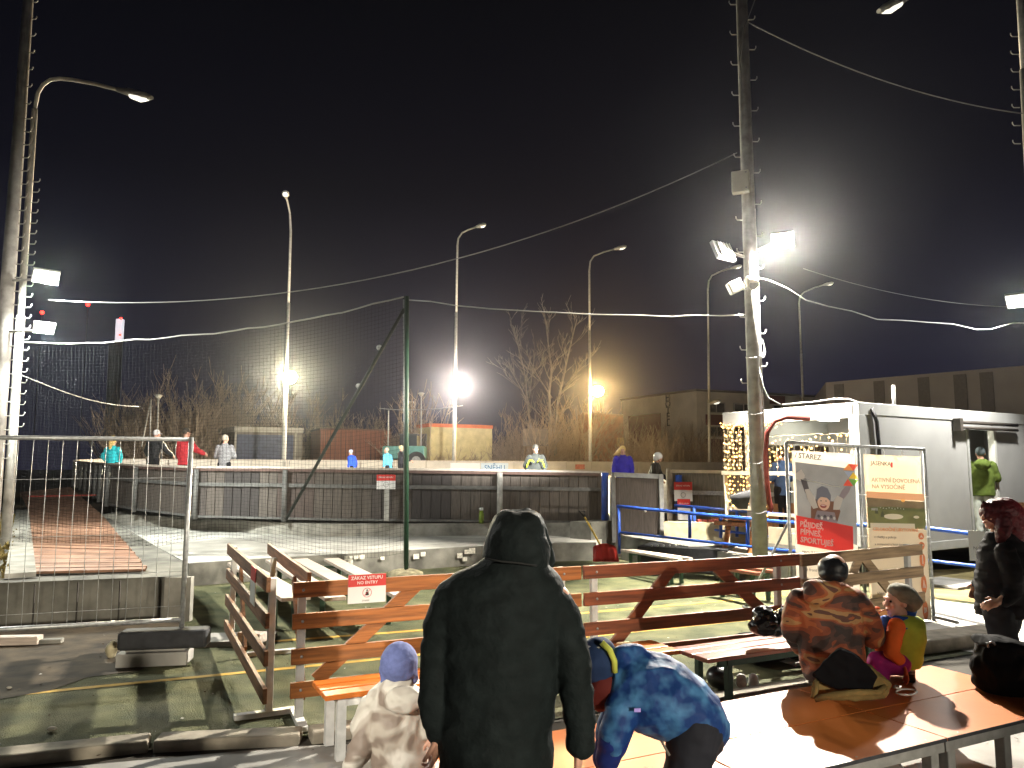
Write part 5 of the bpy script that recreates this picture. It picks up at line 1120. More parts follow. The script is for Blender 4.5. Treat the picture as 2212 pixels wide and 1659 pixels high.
# --------------------------------------------------------------- hooded man in the black coat
Ym = 3.0; J = lambda x, y, dy=0: D(x, y, Ym + dy); pxm = Ym / F
mt = thing('person', 'man in a long black hooded coat seen from behind, holding a child by the hand', 'person', V((-.05, Ym, 0)), None)
b = MB(); head(b, J(1120, 1172, .03), rotm(z=160), 1.0); b.cap(J(1098, 1275), .06, J(1108, 1215), .06)
b.loft([(J(1075, 1640), V((.15, 0, 0)), V((0, .09, 0))), (J(1086, 1290), V((.17, 0, 0)), V((0, .09, 0)))])
for k, x in ((-1, 1040), (1, 1110)): b.chain([J(x, 1640), J(x, 1850), V((J(x, 1900).x, Ym, .08))], [.09, .06, .04]); b.cap(V((J(x, 1900).x, Ym - .05, .04)), .04, V((J(x, 1900).x, Ym + .12, .035)), .035)
Ls, Le, Lw = J(968, 1290), J(940, 1435, -.02), J(944, 1580, -.02); Rs, Re, Rw = J(1205, 1292), J(1240, 1440, -.02), J(1254, 1606, -.03)
b.chain([Ls, Le, Lw], [.05, .04, .03]); b.chain([Rs, Re, Rw], [.05, .04, .03])
hand(b, Lw + V((.0, .0, -.01)), V((-.04, .16, -1)), V((-1, .2, -.05)), 1.0, .55, 1); hand(b, Rw + V((-.003, 0, -.01)), V((-.08, .10, -1)), V((-1, .3, 0)), 1.0, .45, -1)
b.skin('body', SKIN, mt, .0065, 2)
COAT = mat('coat_black', (.0100, .0138, .0142), .7, .3, 16, .35, detail=6, spec=.07, bscale=38)
q = MB()
for x, y, hw, dp in (): pass
secs = [(1112, 1200, 56, .11), (1104, 1222, 78, .125), (1093, 1240, 108, .135), (1088, 1262, 128, .145), (1085, 1300, 132, .155), (1083, 1360, 126, .17), (1080, 1430, 121, .175), (1076, 1510, 118, .18), (1072, 1600, 117, .19), (1070, 1720, 118, .20), (1070, 1850, 120, .20), (1070, 1895, 119, .20)]
q.loft([(J(x, y), V((hw * pxm, 0, 0)), V((0, dp, 0))) for x, y, hw, dp in secs], 36)
q.chain([Ls + V((.02, 0, -.01)), J(958, 1340), Le, J(936, 1510, -.03), Lw], [.078, .074, .062, .056, .046]); q.chain([Rs + V((-.03, 0, -.01)), J(1215, 1340), Re, J(1250, 1520, -.03), Rw], [.078, .076, .065, .060, .056])
coat = q.skin('coat', COAT, mt, .0093, 4, .0055, 6.5, 3.3, st=(.8, 1, 1.5), baff=(.165, .007))
for zz in (0,): pass
q = MB(); pts = [(1118, 1104, 34, .06), (1119, 1113, 47, .09), (1117, 1140, 60, .125), (1116, 1172, 67, .14), (1117, 1204, 73, .135), (1118, 1226, 66, .115), (1112, 1242, 48, .09)]
q.loft([(J(x, y, .02), V((hw * pxm, -.02, 0)), V((0, dp, 0))) for x, y, hw, dp in pts], 30)
q.chain([J(1140, 1106, .07), J(1160, 1122, .09), J(1172, 1150, .10), J(1180, 1182, .10), J(1184, 1208, .09), J(1176, 1232, .06), J(1150, 1244, .0)], [.016, .019, .020, .022, .026, .026, .02])
q.skin('hood', COAT, mt, .009, 3, .006, 10, 1.2)
sm = mat('seam_black', (.010, .011, .011), .8, 0)
q = MB()
for x0, x1, y0, y1 in ((965, 1085, 1476, 1482), (955, 975, 1388, 1392)):
    pass
q.tube([J(1048, 1206, -.135), J(1085, 1213, -.15), J(1120, 1216, -.152), J(1160, 1222, -.13)], .004, 5); q.build('hood_seam', sm, mt)
q = MB()
for x in (1040, 1112): q.chain([J(x, 1860), J(x, 1950), V((J(x, 1950).x, Ym, .1))], [.09, .075, .065])
q.skin('trousers', DARK2, mt, .016, 3, .004)
for x in (1040, 1112): MB().cap(V((J(x, 1950).x, Ym - .05, .055)), .055, V((J(x, 1950).x, Ym + .15, .045)), .045).build('shoe', SHOE, mt)
# --------------------------------------------------------------- small child with the blue hat
Yk = 4.0; J = lambda x, y, dy=0: D(x, y, Yk + dy); pk = Yk / F
kt = thing('person', 'small child in a pale camouflage jacket and blue knitted hat beside the hooded man', 'person', V((J(870, 1650).x, Yk, 0)), None)
b = MB(); es, mo = head(b, J(864, 1437), rotm(z=196), .86); b.cap(J(864, 1500), .042, J(864, 1462), .045); b.loft([(J(870, 1660), V((.11, 0, 0)), V((0, .075, 0))), (J(855, 1515), V((.11, 0, 0)), V((0, .07, 0)))])
kLs, kLe, kLw = J(800, 1530), J(786, 1596, -.03), J(762, 1650, -.08); kRs, kRe, kRw = J(903, 1522), J(922, 1562, -.02), J(933, 1592, -.05)
b.chain([kLs, kLe, kLw], [.035, .03, .022]); b.chain([kRs, kRe, kRw], [.035, .03, .022]); hand(b, kLw, kLw - kLe, V((.6, .2, -.2)), .72, .5, -1); hand(b, kRw, V((.25, -.25, -.9)), V((-.3, .8, 0)), .72, .8, 1)
for x in (845, 893): b.chain([J(x, 1670), J(x, 1750), V((J(x, 1750).x, Yk, .06))], [.06, .045, .03])
b.skin('body', SKINL, kt, .007, 2); eyes(kt, es, .86)
KC = camo('camo_soft_pale', [(.34, .29, .24), (.50, .46, .40), (.60, .57, .50), (.62, .58, .52), (.44, .39, .33), (.24, .19, .155)], 5.0, .6, dist=.6, seed=2.2)
q = MB(); secs = [(862, 1464, 30, .075), (858, 1478, 36, .085), (852, 1494, 52, .095), (850, 1515, 60, .105), (855, 1550, 59, .115), (861, 1600, 60, .12), (870, 1650, 63, .125), (873, 1690, 66, .13), (874, 1722, 64, .13)]
q.loft([(J(x, y), V((hw * pk, 0, 0)), V((0, dp, 0))) for x, y, hw, dp in secs], 28); q.chain([kLs, J(786, 1562, -.01), kLe, J(772, 1632, -.07), kLw], [.060, .060, .057, .054, .046]); q.chain([kRs, J(914, 1548), kRe, kRw + V((-.005, 0, .015))], [.050, .048, .044, .038])
q.ball(J(872, 1512, -.11), .075, 8, (1.25, .5, .8)); q.skin('jacket', KC, kt, .009, 4, .010, 9, 5.5)
q = MB(); q.ball(J(862, 1431), 1, 12, (39 * pk, .108, 42 * pk)); q.cap(J(842, 1450, .0), .06, J(834, 1472, -.02), .028); q.cap(J(884, 1450), .05, J(893, 1466, .0), .026); q.ball(J(868, 1452, -.02), .07, 8, (1.05, 1, .6)); q.skin('hat', mat('hat_blue', (.13, .16, .36), .85, .15, 40, .3), kt, .008, 4, .002, 16)
q = MB()
for x in (848, 896): q.chain([J(x, 1690), J(x, 1760), V((J(x, 1760).x, Yk, .08))], [.078, .065, .055])
q.skin('trousers', cloth('kid_grey', (.10, .09, .085)), kt, .014, 3, .006)
for x in (848, 896): MB().cap(V((J(x, 1760).x, Yk - .03, .045)), .045, V((J(x, 1760).x, Yk + .1, .04)), .038).build('boot', SHOE, kt)
# --------------------------------------------------------------- bent child in blue
Yb = 3.72; J = lambda x, y, dy=0: D(x, y, Yb + dy); pb = Yb / F
bt = thing('person', 'child in a mottled blue jacket bending far forward over the left orange table', 'person', V((J(1480, 1650).x, Yb, 0)), None)
b = MB(); head(b, J(1293, 1438), rotm(x=55, z=-70), .95); b.cap(J(1350, 1470), .055, J(1315, 1448), .055); b.cap(J(1350, 1480), .09, J(1490, 1550), .10)
n_s, n_e, n_w = J(1345, 1530, -.10), J(1325, 1600, -.14), J(1308, 1665, -.10); f_s, f_e, f_w = J(1335, 1510, .12), J(1318, 1590, .14), J(1303, 1660, .12)
b.chain([n_s, n_e, n_w], [.045, .035, .027]); b.chain([f_s, f_e, f_w], [.045, .035, .027]); hand(b, n_w, V((-.2, .1, -1)), V((-1, 0, .1)), .85, .5, 1); hand(b, f_w, V((-.2, .1, -1)), V((-1, 0, .1)), .85, .5, -1)
for dy in (-.09, .10): b.chain([J(1490, 1570, dy), J(1462, 1690, dy), V((J(1490, 1690).x, Yb + dy, .08))], [.08, .06, .04])
b.skin('body', SKIN, bt, .008, 2)
BC = mat('cloth_mottled_blue', (.009, .048, .21), .62, .35, 12, .35, detail=2, spec=.2, col2=(.055, .17, .34), bscale=22, lo=.42, hi=.68)
q = MB(); ss = [(1322, 1452, 34, .085), (1338, 1462, 56, .13), (1365, 1478, 72, .165), (1405, 1496, 82, .185), (1450, 1516, 76, .19), (1492, 1538, 66, .185), (1525, 1556, 52, .17), (1548, 1572, 30, .12)]
for i, (x, y, hw, dp) in enumerate(ss):
    pass
ax = (J(1548, 1572) - J(1322, 1452)).normalized(); nv = V((-ax.z, 0, ax.x)); nv = nv if nv.z > 0 else -nv
q.loft([(J(x, y), nv * hw * pb, V((0, dp, 0))) for x, y, hw, dp in ss], 30)
q.chain([n_s, n_e], [.075, .065]); q.chain([f_s, f_e], [.075, .065]); q.chain([J(1345, 1416, -.05), J(1375, 1412), J(1400, 1420, .04)], [.042, .045, .035]); q.ball(J(1385, 1432), .09, 8, (1.2, 1.1, .6)); q.ball(J(1530, 1566), .09, 8, (1, 1.6, 1.1))
q.skin('jacket', BC, bt, .010, 4, .009, 7, 7.7)
q = MB(); q.chain([n_s + V((-.01, 0, -.05)), n_e, J(1312, 1640, -.12)], [.066, .066, .052]); q.chain([f_s + V((-.01, 0, -.05)), f_e, J(1304, 1640, .13)], [.066, .064, .052]); q.skin('sleeve', cloth('navy_sleeve', (.012, .022, .12), .6), bt, .011, 4, .006, 9)
q = MB(); hp = J(1293, 1428); q.ball(hp, .108, 10, (.92, .95, 1.02)); q.ball(J(1300, 1450), .085, 9); q.skin('hat', cloth('navy_hat', (.016, .03, .075)), bt, .009, 3, .003, 14)
MB().ball(J(1290, 1395, -.0), .07, 8, (1.0, 1.1, .35)).build('hat_top', mat('hat_grey', (.30, .30, .30), .85, .3, 20, .3), bt)
q = MB(); q.tube([J(1300, 1388, -.09), J(1317, 1404, -.10), J(1327, 1428, -.10), J(1328, 1452, -.09)], .014, 8); q.build('hat_trim', cloth('lime_trim', (.42, .45, .08)), bt)
q = MB(); q.chain([J(1304, 1478, -.02), J(1296, 1500), J(1296, 1520, .02)], [.075, .07, .04]); q.skin('neck_warmer', cloth('maroon', (.085, .016, .014)), bt, .010, 3, .004)
q = MB(); c = J(1377, 1534, -.205); MB().box(c, (.028, .004, .016)).build('badge', mat('reflector', (.4, .3, .75), .3, 0), bt)
q = MB()
for dy in (-.085, .09): q.chain([J(1500, 1580, dy), J(1488, 1640, dy), J(1468, 1700, dy), V((J(1492, 1690).x, Yb + dy, .1))], [.125, .105, .088, .07])
q.ball(J(1505, 1585), .12, 8, (1, 1.4, 1)); q.skin('trousers', cloth('softshell', (.022, .023, .030), .7), bt, .012, 4, .006, 8)
q = MB(); q.tube([J(1428, 1600, -.19), J(1446, 1632, -.19)], .006, 5); q.build('zip', mat('zip_grey', (.14, .13, .11), .5, 0), bt)
for dy in (-.09, .1): MB().cap(V((J(1490, 1690).x + .05, Yb + dy, .05)), .05, V((J(1490, 1690).x - .13, Yb + dy, .045)), .042).build('shoe', SHOE, bt)
# --------------------------------------------------------------- man in the orange camouflage jacket
Yc = 5.58; J = lambda x, y, dy=0: D(x, y, Yc + dy); pc = Yc / F
ct = thing('person', 'man in an orange camouflage jacket and black cap sitting with his back turned', 'person', V((J(1795, 1460).x, Yc, TZ)), None)
b = MB(); es, mo = head(b, J(1800, 1234, .03), rotm(z=205, x=8), 1.0); b.cap(J(1795, 1275), .062, J(1800, 1250), .06); b.loft([(J(1795, 1448), V((.15, 0, 0)), V((0, .10, 0))), (J(1790, 1290), V((.18, 0, 0)), V((0, .09, 0)))])
cLs, cLe, cLw = J(1730, 1298), J(1714, 1362, .06), J(1730, 1400, .26); cRs, cRe, cRw = J(1850, 1302), J(1884, 1374, .04), J(1866, 1372, .24)
b.chain([cLs, cLe, cLw], [.05, .04, .03]); b.chain([cRs, cRe, cRw], [.05, .04, .03]); hand(b, cLw, V((.4, .8, 0)), V((.5, 0, -.6)), 1, .5, 1); hand(b, cRw, V((.1, .2, 1)), V((-.6, .5, 0)), 1, .6, -1)
for x in (1772, 1822): b.chain([J(x, 1450), J(x, 1446, .50), V((J(x, 1446, .5).x, Yc + .52, .08))], [.09, .06, .04])
b.skin('body', SKIN, ct, .009, 2)
CC = camo('camo_orange', [(.020, .010, .008), (.055, .022, .015), (.17, .040, .014), (.28, .075, .022), (.30, .17, .065), (.080, .030, .018), (.26, .065, .02)], 3.4, .75, stretch=(.7, .7, 1.7), dist=.5, seed=4.3)
q = MB(); secs = [(1790, 1262, 34, .09), (1788, 1272, 58, .11), (1785, 1288, 78, .13), (1786, 1320, 78, .15), (1790, 1360, 70, .165), (1795, 1400, 66, .17), (1800, 1440, 64, .18), (1802, 1466, 62, .18)]
q.loft([(J(x, y), V((hw * pc, 0, 0)), V((0, dp, 0))) for x, y, hw, dp in secs], 28); q.chain([cLs, J(1716, 1332, .01), cLe, cLw], [.088, .088, .078, .052]); q.chain([cRs, J(1872, 1338, .0), cRe, cRw], [.088, .086, .080, .058]); q.chain([J(1752, 1268, -.08), J(1775, 1274, -.13), J(1800, 1268, -.1)], [.05, .065, .045]); q.ball(J(1768, 1284, -.12), .09, 8, (1.1, .6, .9))
q.skin('jacket', CC, ct, .011, 4, .010, 6.5, 8.8)
q = MB(); q.ball(J(1799, 1228, .02), 1, 12, (30 * pc, .112, 26 * pc)); q.ball(J(1800, 1240, .0), 1, 10, (29 * pc, .10, 18 * pc)); q.skin('hat', mat('leather_black', (.008, .009, .011), .45, .2, 9, .2, spec=.25), ct, .009, 3, .003, 12)
q = MB()
for x in (1770, 1824): q.chain([J(x, 1448), J(x, 1446, .50), V((J(x, 1446, .5).x, Yc + .52, .1))], [.10, .085, .065])
q.skin('trousers', cloth('brown_trousers', (.05, .035, .025)), ct, .015, 3, .005)
for x in (1770, 1824): MB().cap(V((J(x, 1446, .5).x, Yc + .48, .05)), .05, V((J(x, 1446, .5).x, Yc + .66, .045)), .042).build('shoe', SHOE, ct)
ph = thing('smartphone', 'grey smartphone held up in front of the camouflage man towards the child', 'phone', J(1864, 1320, .30)); MB().box(J(1864, 1322, .30), (.085, .012, .17), rotm(z=-20)).build('phone_body', mat('phone_grey', (.22, .24, .25), .3, 0), ph, False, .006); MB().box(J(1864, 1322, .293), (.07, .002, .13), rotm(z=-20)).build('back_panel', mat('phone_back', (.34, .36, .36), .3, 0), ph)
# --------------------------------------------------------------- girl in the lime and orange jacket
Yg = 5.72; J = lambda x, y, dy=0: D(x, y, Yg + dy); pg = Yg / F
gt = thing('person', 'child in a lime and orange jacket and olive beanie sitting sideways', 'person', V((J(1945, 1430).x, Yg, TZ)), None)
HM = rotm(z=-74); b = MB(); es, mo = head(b, J(1936, 1300), HM, .88); b.cap(J(1950, 1345), .045, J(1944, 1322), .048); b.loft([(J(1950, 1425), V((.10, 0, 0)), V((0, .09, 0))), (J(1952, 1352), V((.10, 0, 0)), V((0, .10, 0)))])
gRs, gRe, gRw = J(1928, 1356, .10), J(1903, 1354, .14), J(1889, 1332, .10); gNs, gNe, gNw = J(1940, 1362, -.13), J(1926, 1408, -.15), J(1948, 1436, -.12)
b.chain([gRs, gRe, gRw], [.035, .03, .022]); b.chain([gNs, gNe, gNw], [.035, .03, .022])
for dy in (-.07, .07): b.chain([J(1950, 1430, dy), J(1895, 1428, dy), V((J(1890, 1428).x, Yg + dy, .1))], [.06, .05, .03])
b.skin('body', SKINL, gt, .007, 2); eyes(gt, es, .9, mo, HM)
q = MB(); hand(q, gRw + V((0, 0, -.01)), V((-.1, 0, 1)), V((1, 0, .1)), .72, 1.0, 1); q.skin('glove', cloth('orange_glove', (.62, .13, .045)), gt, .006, 2)
q = MB(); hand(q, gNw, V((.3, -.2, -1)), V((-1, 0, 0)), .85, .4, 1); q.skin('glove', cloth('orange_glove', (.62, .13, .045)), gt, .006, 2)
q = MB(); ss = [(1952, 1328, 20, .08), (1956, 1338, 34, .11), (1957, 1352, 38, .13), (1956, 1372, 38, .14), (1955, 1400, 37, .14), (1952, 1424, 36, .14), (1950, 1438, 34, .13)]
q.loft([(J(x, y), V((hw * pg, 0, 0)), V((0, dp, 0))) for x, y, hw, dp in ss], 24); q.skin('jacket', cloth('lime', (.42, .52, .06), .6), gt, .010, 4, .006, 7, 2)
q = MB(); q.chain([gNs + V((-.01, 0, .03)), J(1931, 1380, -.15), gNe, J(1942, 1424, -.14)], [.056, .058, .052, .042]); q.chain([J(1926, 1360, -.03), J(1919, 1390, -.02), J(1920, 1420, -.02)], [.075, .088, .085]); q.skin('orange_sleeve', cloth('orange', (.72, .13, .025), .6), gt, .010, 4, .006, 8, 3)
BLU = cloth('collar_blue', (.03, .10, .42), .55); q = MB(); q.chain([gRs, gRe, gRw + V((.012, 0, -.03))], [.056, .054, .042]); q.chain([J(1915, 1345, -.06), J(1912, 1370, -.08)], [.05, .042]); q.loft([(J(1946, 1328), V((.075, 0, 0)), V((0, .085, 0))), (J(1950, 1342), V((.095, 0, 0)), V((0, .10, 0))), (J(1946, 1352), V((.11, 0, 0)), V((0, .12, 0)))], 20); q.ball(J(1966, 1320), .05, 8, (.8, 1, 1.1)); q.skin('blue_collar', BLU, gt, .009, 3, .006, 12)
q = MB(); q.ball(J(1950, 1284), 1, 12, (32 * pg, .105, 22 * pg), rotm(y=18)); q.ball(J(1964, 1298), 1, 10, (20 * pg, .10, 24 * pg)); q.ball(J(1974, 1300), .06, 8); q.skin('hat', mat('beanie_olive', (.17, .165, .125), .85, .2, 30, .3), gt, .008, 3, .003, 14)
q = MB(); q.chain([J(1948, 1432), J(1898, 1432, 0)], [.085, .075]); 
for dy in (-.07, .07): q.chain([J(1945, 1432, dy), J(1896, 1430, dy), V((J(1890, 1428).x, Yg + dy, .12))], [.08, .07, .05])
q.skin('trousers', cloth('magenta', (.30, .02, .16), .6), gt, .012, 3, .008, 9)
for dy in (-.07, .07): MB().cap(V((J(1890, 1428).x, Yg + dy, .05)), .045, V((J(1890, 1428).x - .12, Yg + dy, .04)), .036).build('boot', SHOE, gt)
o = MB().tube([gRw + V((.0, -.03, .035)), mo + V((-.01, 0, 0))], .0055, 6).build('drinking_straw', mat('straw_orange', (.7, .35, .2), .4, 0)); tag(o, 'thin orange stick held to the mouth of the child in lime', 'straw')
# --------------------------------------------------------------- woman with red hair
Yw = 6.5; J = lambda x, y, dy=0: D(x, y, Yw + dy); pw = Yw / F
wt_ = thing('person', 'woman with dyed red hair and a black jacket standing at the right edge', 'person', V((J(2165, 1300).x, Yw, 0)), None)
HM = rotm(z=-80); b = MB(); es, mo = head(b, J(2148, 1112), HM, 1.0); b.cap(J(2160, 1165), .058, J(2154, 1130), .055); b.loft([(J(2168, 1320), V((.11, 0, 0)), V((0, .14, 0))), (J(2168, 1180), V((.10, 0, 0)), V((0, .16, 0)))])
wNs, wNe, wNw = J(2172, 1192, -.17), J(2190, 1275, -.18), J(2158, 1300, -.22); wFs, wFe, wFw = J(2150, 1190, .15), J(2130, 1240, .2), J(2112, 1262, .15)
b.chain([wNs, wNe, wNw], [.042, .034, .027]); b.chain([wFs, wFe, wFw], [.042, .034, .027]); hand(b, wNw, V((-1, 0, -.25)), V((0, .6, -.5)), .95, .6, 1); hand(b, wFw, V((-.5, 0, -1)), V((-.3, -.6, 0)), .95, .5, -1)
for x, dy in ((2160, -.09), (2178, .09)): b.chain([J(x, 1330, dy), V((J(x, 1400).x, Yw + dy, .5)), V((J(x, 1400).x, Yw + dy, .08))], [.075, .055, .038])
b.skin('body', SKIN, wt_, .008, 2); eyes(wt_, es, 1.0, mo, HM)
q = MB(); ss = [(2158, 1150, 24, .10), (2166, 1170, 38, .16), (2170, 1192, 50, .20), (2168, 1230, 52, .21), (2166, 1270, 52, .20), (2164, 1310, 50, .20), (2164, 1330, 48, .19)]
q.loft([(J(x, y), V((hw * pw, 0, 0)), V((0, dp, 0))) for x, y, hw, dp in ss], 28); q.chain([wNs, J(2186, 1235, -.2), wNe, wNw + V((.05, 0, 0))], [.078, .076, .066, .050]); q.chain([wFs, wFe, wFw], [.075, .065, .046]); q.skin('jacket', cloth('black_down', (.009, .008, .009), .8), wt_, .011, 4, .007, 8, 6.1, st=(.7, .7, 1.4), baff=(.085, .012))
q = MB(); q.ball(J(2160, 1108), 1, 12, (40 * pw, .125, 30 * pw)); q.chain([J(2172, 1110, 0), J(2184, 1135), J(2190, 1160, -.02)], [.135, .115, .075]); q.chain([J(2168, 1120, -.09), J(2166, 1150, -.11), J(2160, 1168, -.1)], [.06, .055, .03]); q.skin('hair', mat('hair_red', (.055, .003, .005), .5, .3, 30, .3, spec=.2), wt_, .009, 3, .006, 22, 4)
q = MB(); q.tube([J(2128, 1085, -.02), J(2124, 1092, 0), J(2123, 1102, .02)], .02, 6); q.build('fringe', mat('hair_red', (.16, .006, .012)), wt_)
q = MB()
for x, dy in ((2158, -.09), (2176, .09)): q.chain([J(x, 1322, dy), V((J(x, 1400).x, Yw + dy, .5)), V((J(x, 1400).x, Yw + dy, .1))], [.12, .095, .08])
q.skin('trousers', DARK2, wt_, .015, 3, .006)
for x, dy in ((2158, -.09), (2176, .09)): MB().cap(V((J(x, 1400).x + .05, Yw + dy, .05)), .05, V((J(x, 1400).x - .14, Yw + dy, .045)), .04).build('shoe', SHOE, wt_)
# --------------------------------------------------------------- onlookers beside the photographer (they cast the long shadows on the turf)
def onlooker(x, y, h, label, jm):
    c = V((x, y, h)); 
    r_ = (x / y * 1.0 if y else 0)
    t = far_person_at(x, y, h, label, jm)
def far_person_at(x, y, h, label, jm):
    global D
    D0 = D; D = lambda px, py, Y: V((x, y, h))
    try: t = far_person(0, 0, y, h, label, jm, 180, 'down', 'beanie', DARK, group='onlookers behind the camera', face=False)
    finally: D = D0
    return t
onlooker(.42, -.9, 1.76, 'onlooker in a dark coat just right of the camera', DARK); onlooker(1.05, -.75, 1.80, 'onlooker in a navy coat behind the camera', NAVY); onlooker(1.75, -1.0, 1.70, 'onlooker in a brown coat at the far right behind the camera', cloth('brown_coat', (.06, .04, .03)))
# ================================================================== bags and small things
TAN = cloth('canvas_tan', (.16, .115, .045), .85, .25, 14); BLK = mat('bag_black', (.004, .004, .005), .8, .2, 9, .25, spec=.05)
J = lambda x, y, dy=0: D(x, y, 5.12 + dy); pxb = 5.12 / F
bg_ = thing('canvas_bag', 'black and tan canvas bag lying on the table behind the camouflage man', 'bag', J(1825, 1505))
def hull(groups):
    b = MB(); vs = []
    for pts, dy in groups: vs += [b.bm.verts.new(J(x, y, dy)) for x, y in pts]
    r = bmesh.ops.convex_hull(b.bm, input=vs); bmesh.ops.delete(b.bm, geom=[g for g in r['geom_interior'] + r['geom_unused'] if isinstance(g, bmesh.types.BMVert)], context='VERTS'); return b
b = hull([([(1752, 1508), (1756, 1478), (1800, 1440), (1880, 1445), (1925, 1478), (1914, 1508), (1850, 1514)], -.10), ([(1768, 1495), (1790, 1425), (1870, 1430), (1915, 1470), (1900, 1495)], .16)]); b.skin('bag_body', TAN, bg_, .010, 5, .009, 9, 1)
b = hull([([(1754, 1458), (1785, 1424), (1812, 1403), (1836, 1410), (1868, 1432), (1896, 1462), (1884, 1488), (1845, 1490), (1808, 1488), (1776, 1474)], -.155), ([(1775, 1455), (1815, 1398), (1850, 1415), (1885, 1455), (1870, 1475), (1800, 1478)], .10)]); b.skin('flap', BLK, bg_, .009, 4, .007, 8, 2)
q = MB(); q.tube([J(1765, 1470, -.12), J(1762, 1492, -.16), J(1758, 1508, -.18)], .016, 6); q.tube([J(1760, 1510, -.18), J(1800, 1502, -.22), J(1850, 1496, -.22), J(1896, 1497, -.18), J(1912, 1482, -.08)], .022, 6); q.build('strap', TAN, bg_)
q = MB()
for cx_, cy_, rx_ in ((1958, 1495, 23), (1938, 1484, 8)): q.tube([D(cx_ + rx_ * math.cos(k / 20 * 6.283), cy_ + rx_ * .28 * math.sin(k / 20 * 6.283), 5.12 - .06 * math.sin(k / 20 * 6.283)) for k in range(21)], .006, 5)
o = q.build('lanyard', mat('lanyard_white', (.55, .52, .48), .5, .3, 30)); tag(o, 'thin looped lanyard lying on the table beside the bottle', 'lanyard')
p = G(1966, 1472, TZ); bo = thing('drink_bottle', 'slim black bottle with a grey label standing on the orange table', 'bottle', p)
q = MB(); q.tube([p, p + V((0, 0, .17)), p + V((0, 0, .185)), p + V((0, 0, .215)), p + V((0, 0, .235)), p + V((0, 0, .245))], [.036, .036, .034, .030, .022, .010], 18); q.build('bottle_body', mat('bottle_black', (.010, .008, .008), .25, 0), bo)
MB().tube([p + V((0, 0, .055)), p + V((0, 0, .125))], .0365, 18, False).build('label_band', mat('label_dark', (.07, .06, .06), .4, .6, 60), bo); MB().tube([p + V((0, 0, .078)), p + V((0, 0, .09))], .0372, 18, False).build('label_stripe', mat('label_pale', (.42, .40, .38), .4, 0), bo)
J = lambda x, y, dy=0: D(x, y, 5.42 + dy); pxb = 5.42 / F
rk = thing('backpack', 'large black backpack standing on the right end of the tables', 'bag', J(2160, 1490)); q = MB(); q.ball(J(2162, 1446), 1, 12, (54 * pxb, .18, 46 * pxb)); q.ball(J(2150, 1410), 1, 10, (34 * pxb, .15, 34 * pxb)); q.ball(J(2168, 1472), 1, 10, (58 * pxb, .2, 26 * pxb)); q.skin('bag_body', BLK, rk, .012, 4, .012, 8, 3)
q = MB(); q.loft([(J(2118, 1382), V((.02, 0, .03)), V((0, .12, 0))), (J(2160, 1390), V((.02, 0, .05)), V((0, .15, 0))), (J(2208, 1404), V((.02, 0, .05)), V((0, .13, 0)))], 14); q.skin('flap', BLK, rk, .011, 3, .004); q = MB(); q.tube([J(2135, 1398, -.12), J(2133, 1390, -.14), J(2142, 1386, -.15), J(2150, 1392, -.14)], .007, 6); q.build('handle', mat('strap_grey', (.2, .2, .2), .4, 0), rk)
J = lambda x, y, dy=0: D(x, y, 6.75 + dy); pxb = 6.75 / F
sb = thing('sports_bag', 'shiny black bag on the lacquered bench left of the camouflage man', 'bag', J(1668, 1372)); q = MB(); q.ball(J(1662, 1352), 1, 10, (42 * pxb, .14, 20 * pxb)); q.ball(J(1650, 1336), 1, 10, (24 * pxb, .12, 24 * pxb)); q.ball(J(1694, 1340), 1, 10, (22 * pxb, .12, 24 * pxb)); q.skin('bag_body', mat('vinyl_black', (.010, .010, .012), .22, 0), sb, .011, 3, .014, 10, 5)
# under the lacquered bench
q = MB(); p = G(1562, 1492); q.ball((p.x, p.y + .1, .09), .11, 9, (1.1, 1.2, .9)); o = q.build('ski_helmet', mat('helmet_dark', (.015, .015, .017), .3, 0)); tag(o, 'black helmet on the ground under the lacquered bench', 'helmet')
for i, x in enumerate((1602, 1628)):
    p = G(x, 1488); q = MB(); q.cap((p.x, p.y, .05), .05, (p.x + .05, p.y + .18, .04), .038); q.ball((p.x, p.y, .09), .045, 7); tag(q.skin('trainer', mat('trainer_white', (.55, .55, .53), .6, .3, 20), None, .01, 2), ('left' if i == 0 else 'right') + ' white trainer of the pair under the lacquered bench', 'shoe', 'pair of white trainers')
q = MB(); p = G(1690, 1440); q.box((p.x, p.y + .3, .14), (.8, .4, .26), Matrix.Rotation(ang, 3, 'Z')); o = q.build('kit_bag', BLK, None, False, .08); tag(o, 'dark kit bag on the ground below the sitting man', 'bag')
# snow shovel
sv = thing('snow_shovel', 'red snow shovel with a yellow shaft leaning against the concrete ledge', 'shovel', D(1308, 1210, 15.9))
MB().tube([D(1263, 1117, 16.35), D(1300, 1183, 15.95), D(1309, 1198, 15.85)], .020, 8).build('shaft', mat('shaft_yellow', (.62, .42, .08), .5, .1, 9), sv); MB().tube([D(1263, 1117, 16.35), D(1251, 1104, 16.4), D(1263, 1105, 16.4), D(1262, 1116, 16.36)], .018, 6).build('grip', BLACKM, sv)
q = MB(); n = 12; rows = []
for j in range(5):
    t = j / 4; row = []
    for i in range(n + 1):
        s_ = i / n; x = 1281 + s_ * (50 + 6 * t); y = 1181 + t * 32 - 7 * math.sin(s_ * math.pi) * (1 - t); row.append(q.bm.verts.new(D(x, y, 15.9 - .12 * math.sin(s_ * math.pi) * .5 - t * .12 + .02 * math.cos(s_ * 8 * math.pi))))
    rows.append(row)
for j in range(4):
    for i in range(n): q.bm.faces.new((rows[j][i], rows[j][i + 1], rows[j + 1][i + 1], rows[j + 1][i])).smooth = True
bmesh.ops.solidify(q.bm, geom=q.bm.faces[:], thickness=.012); q.build('blade', mat('shovel_red', (.78, .06, .045), .35, .08, 5), sv)
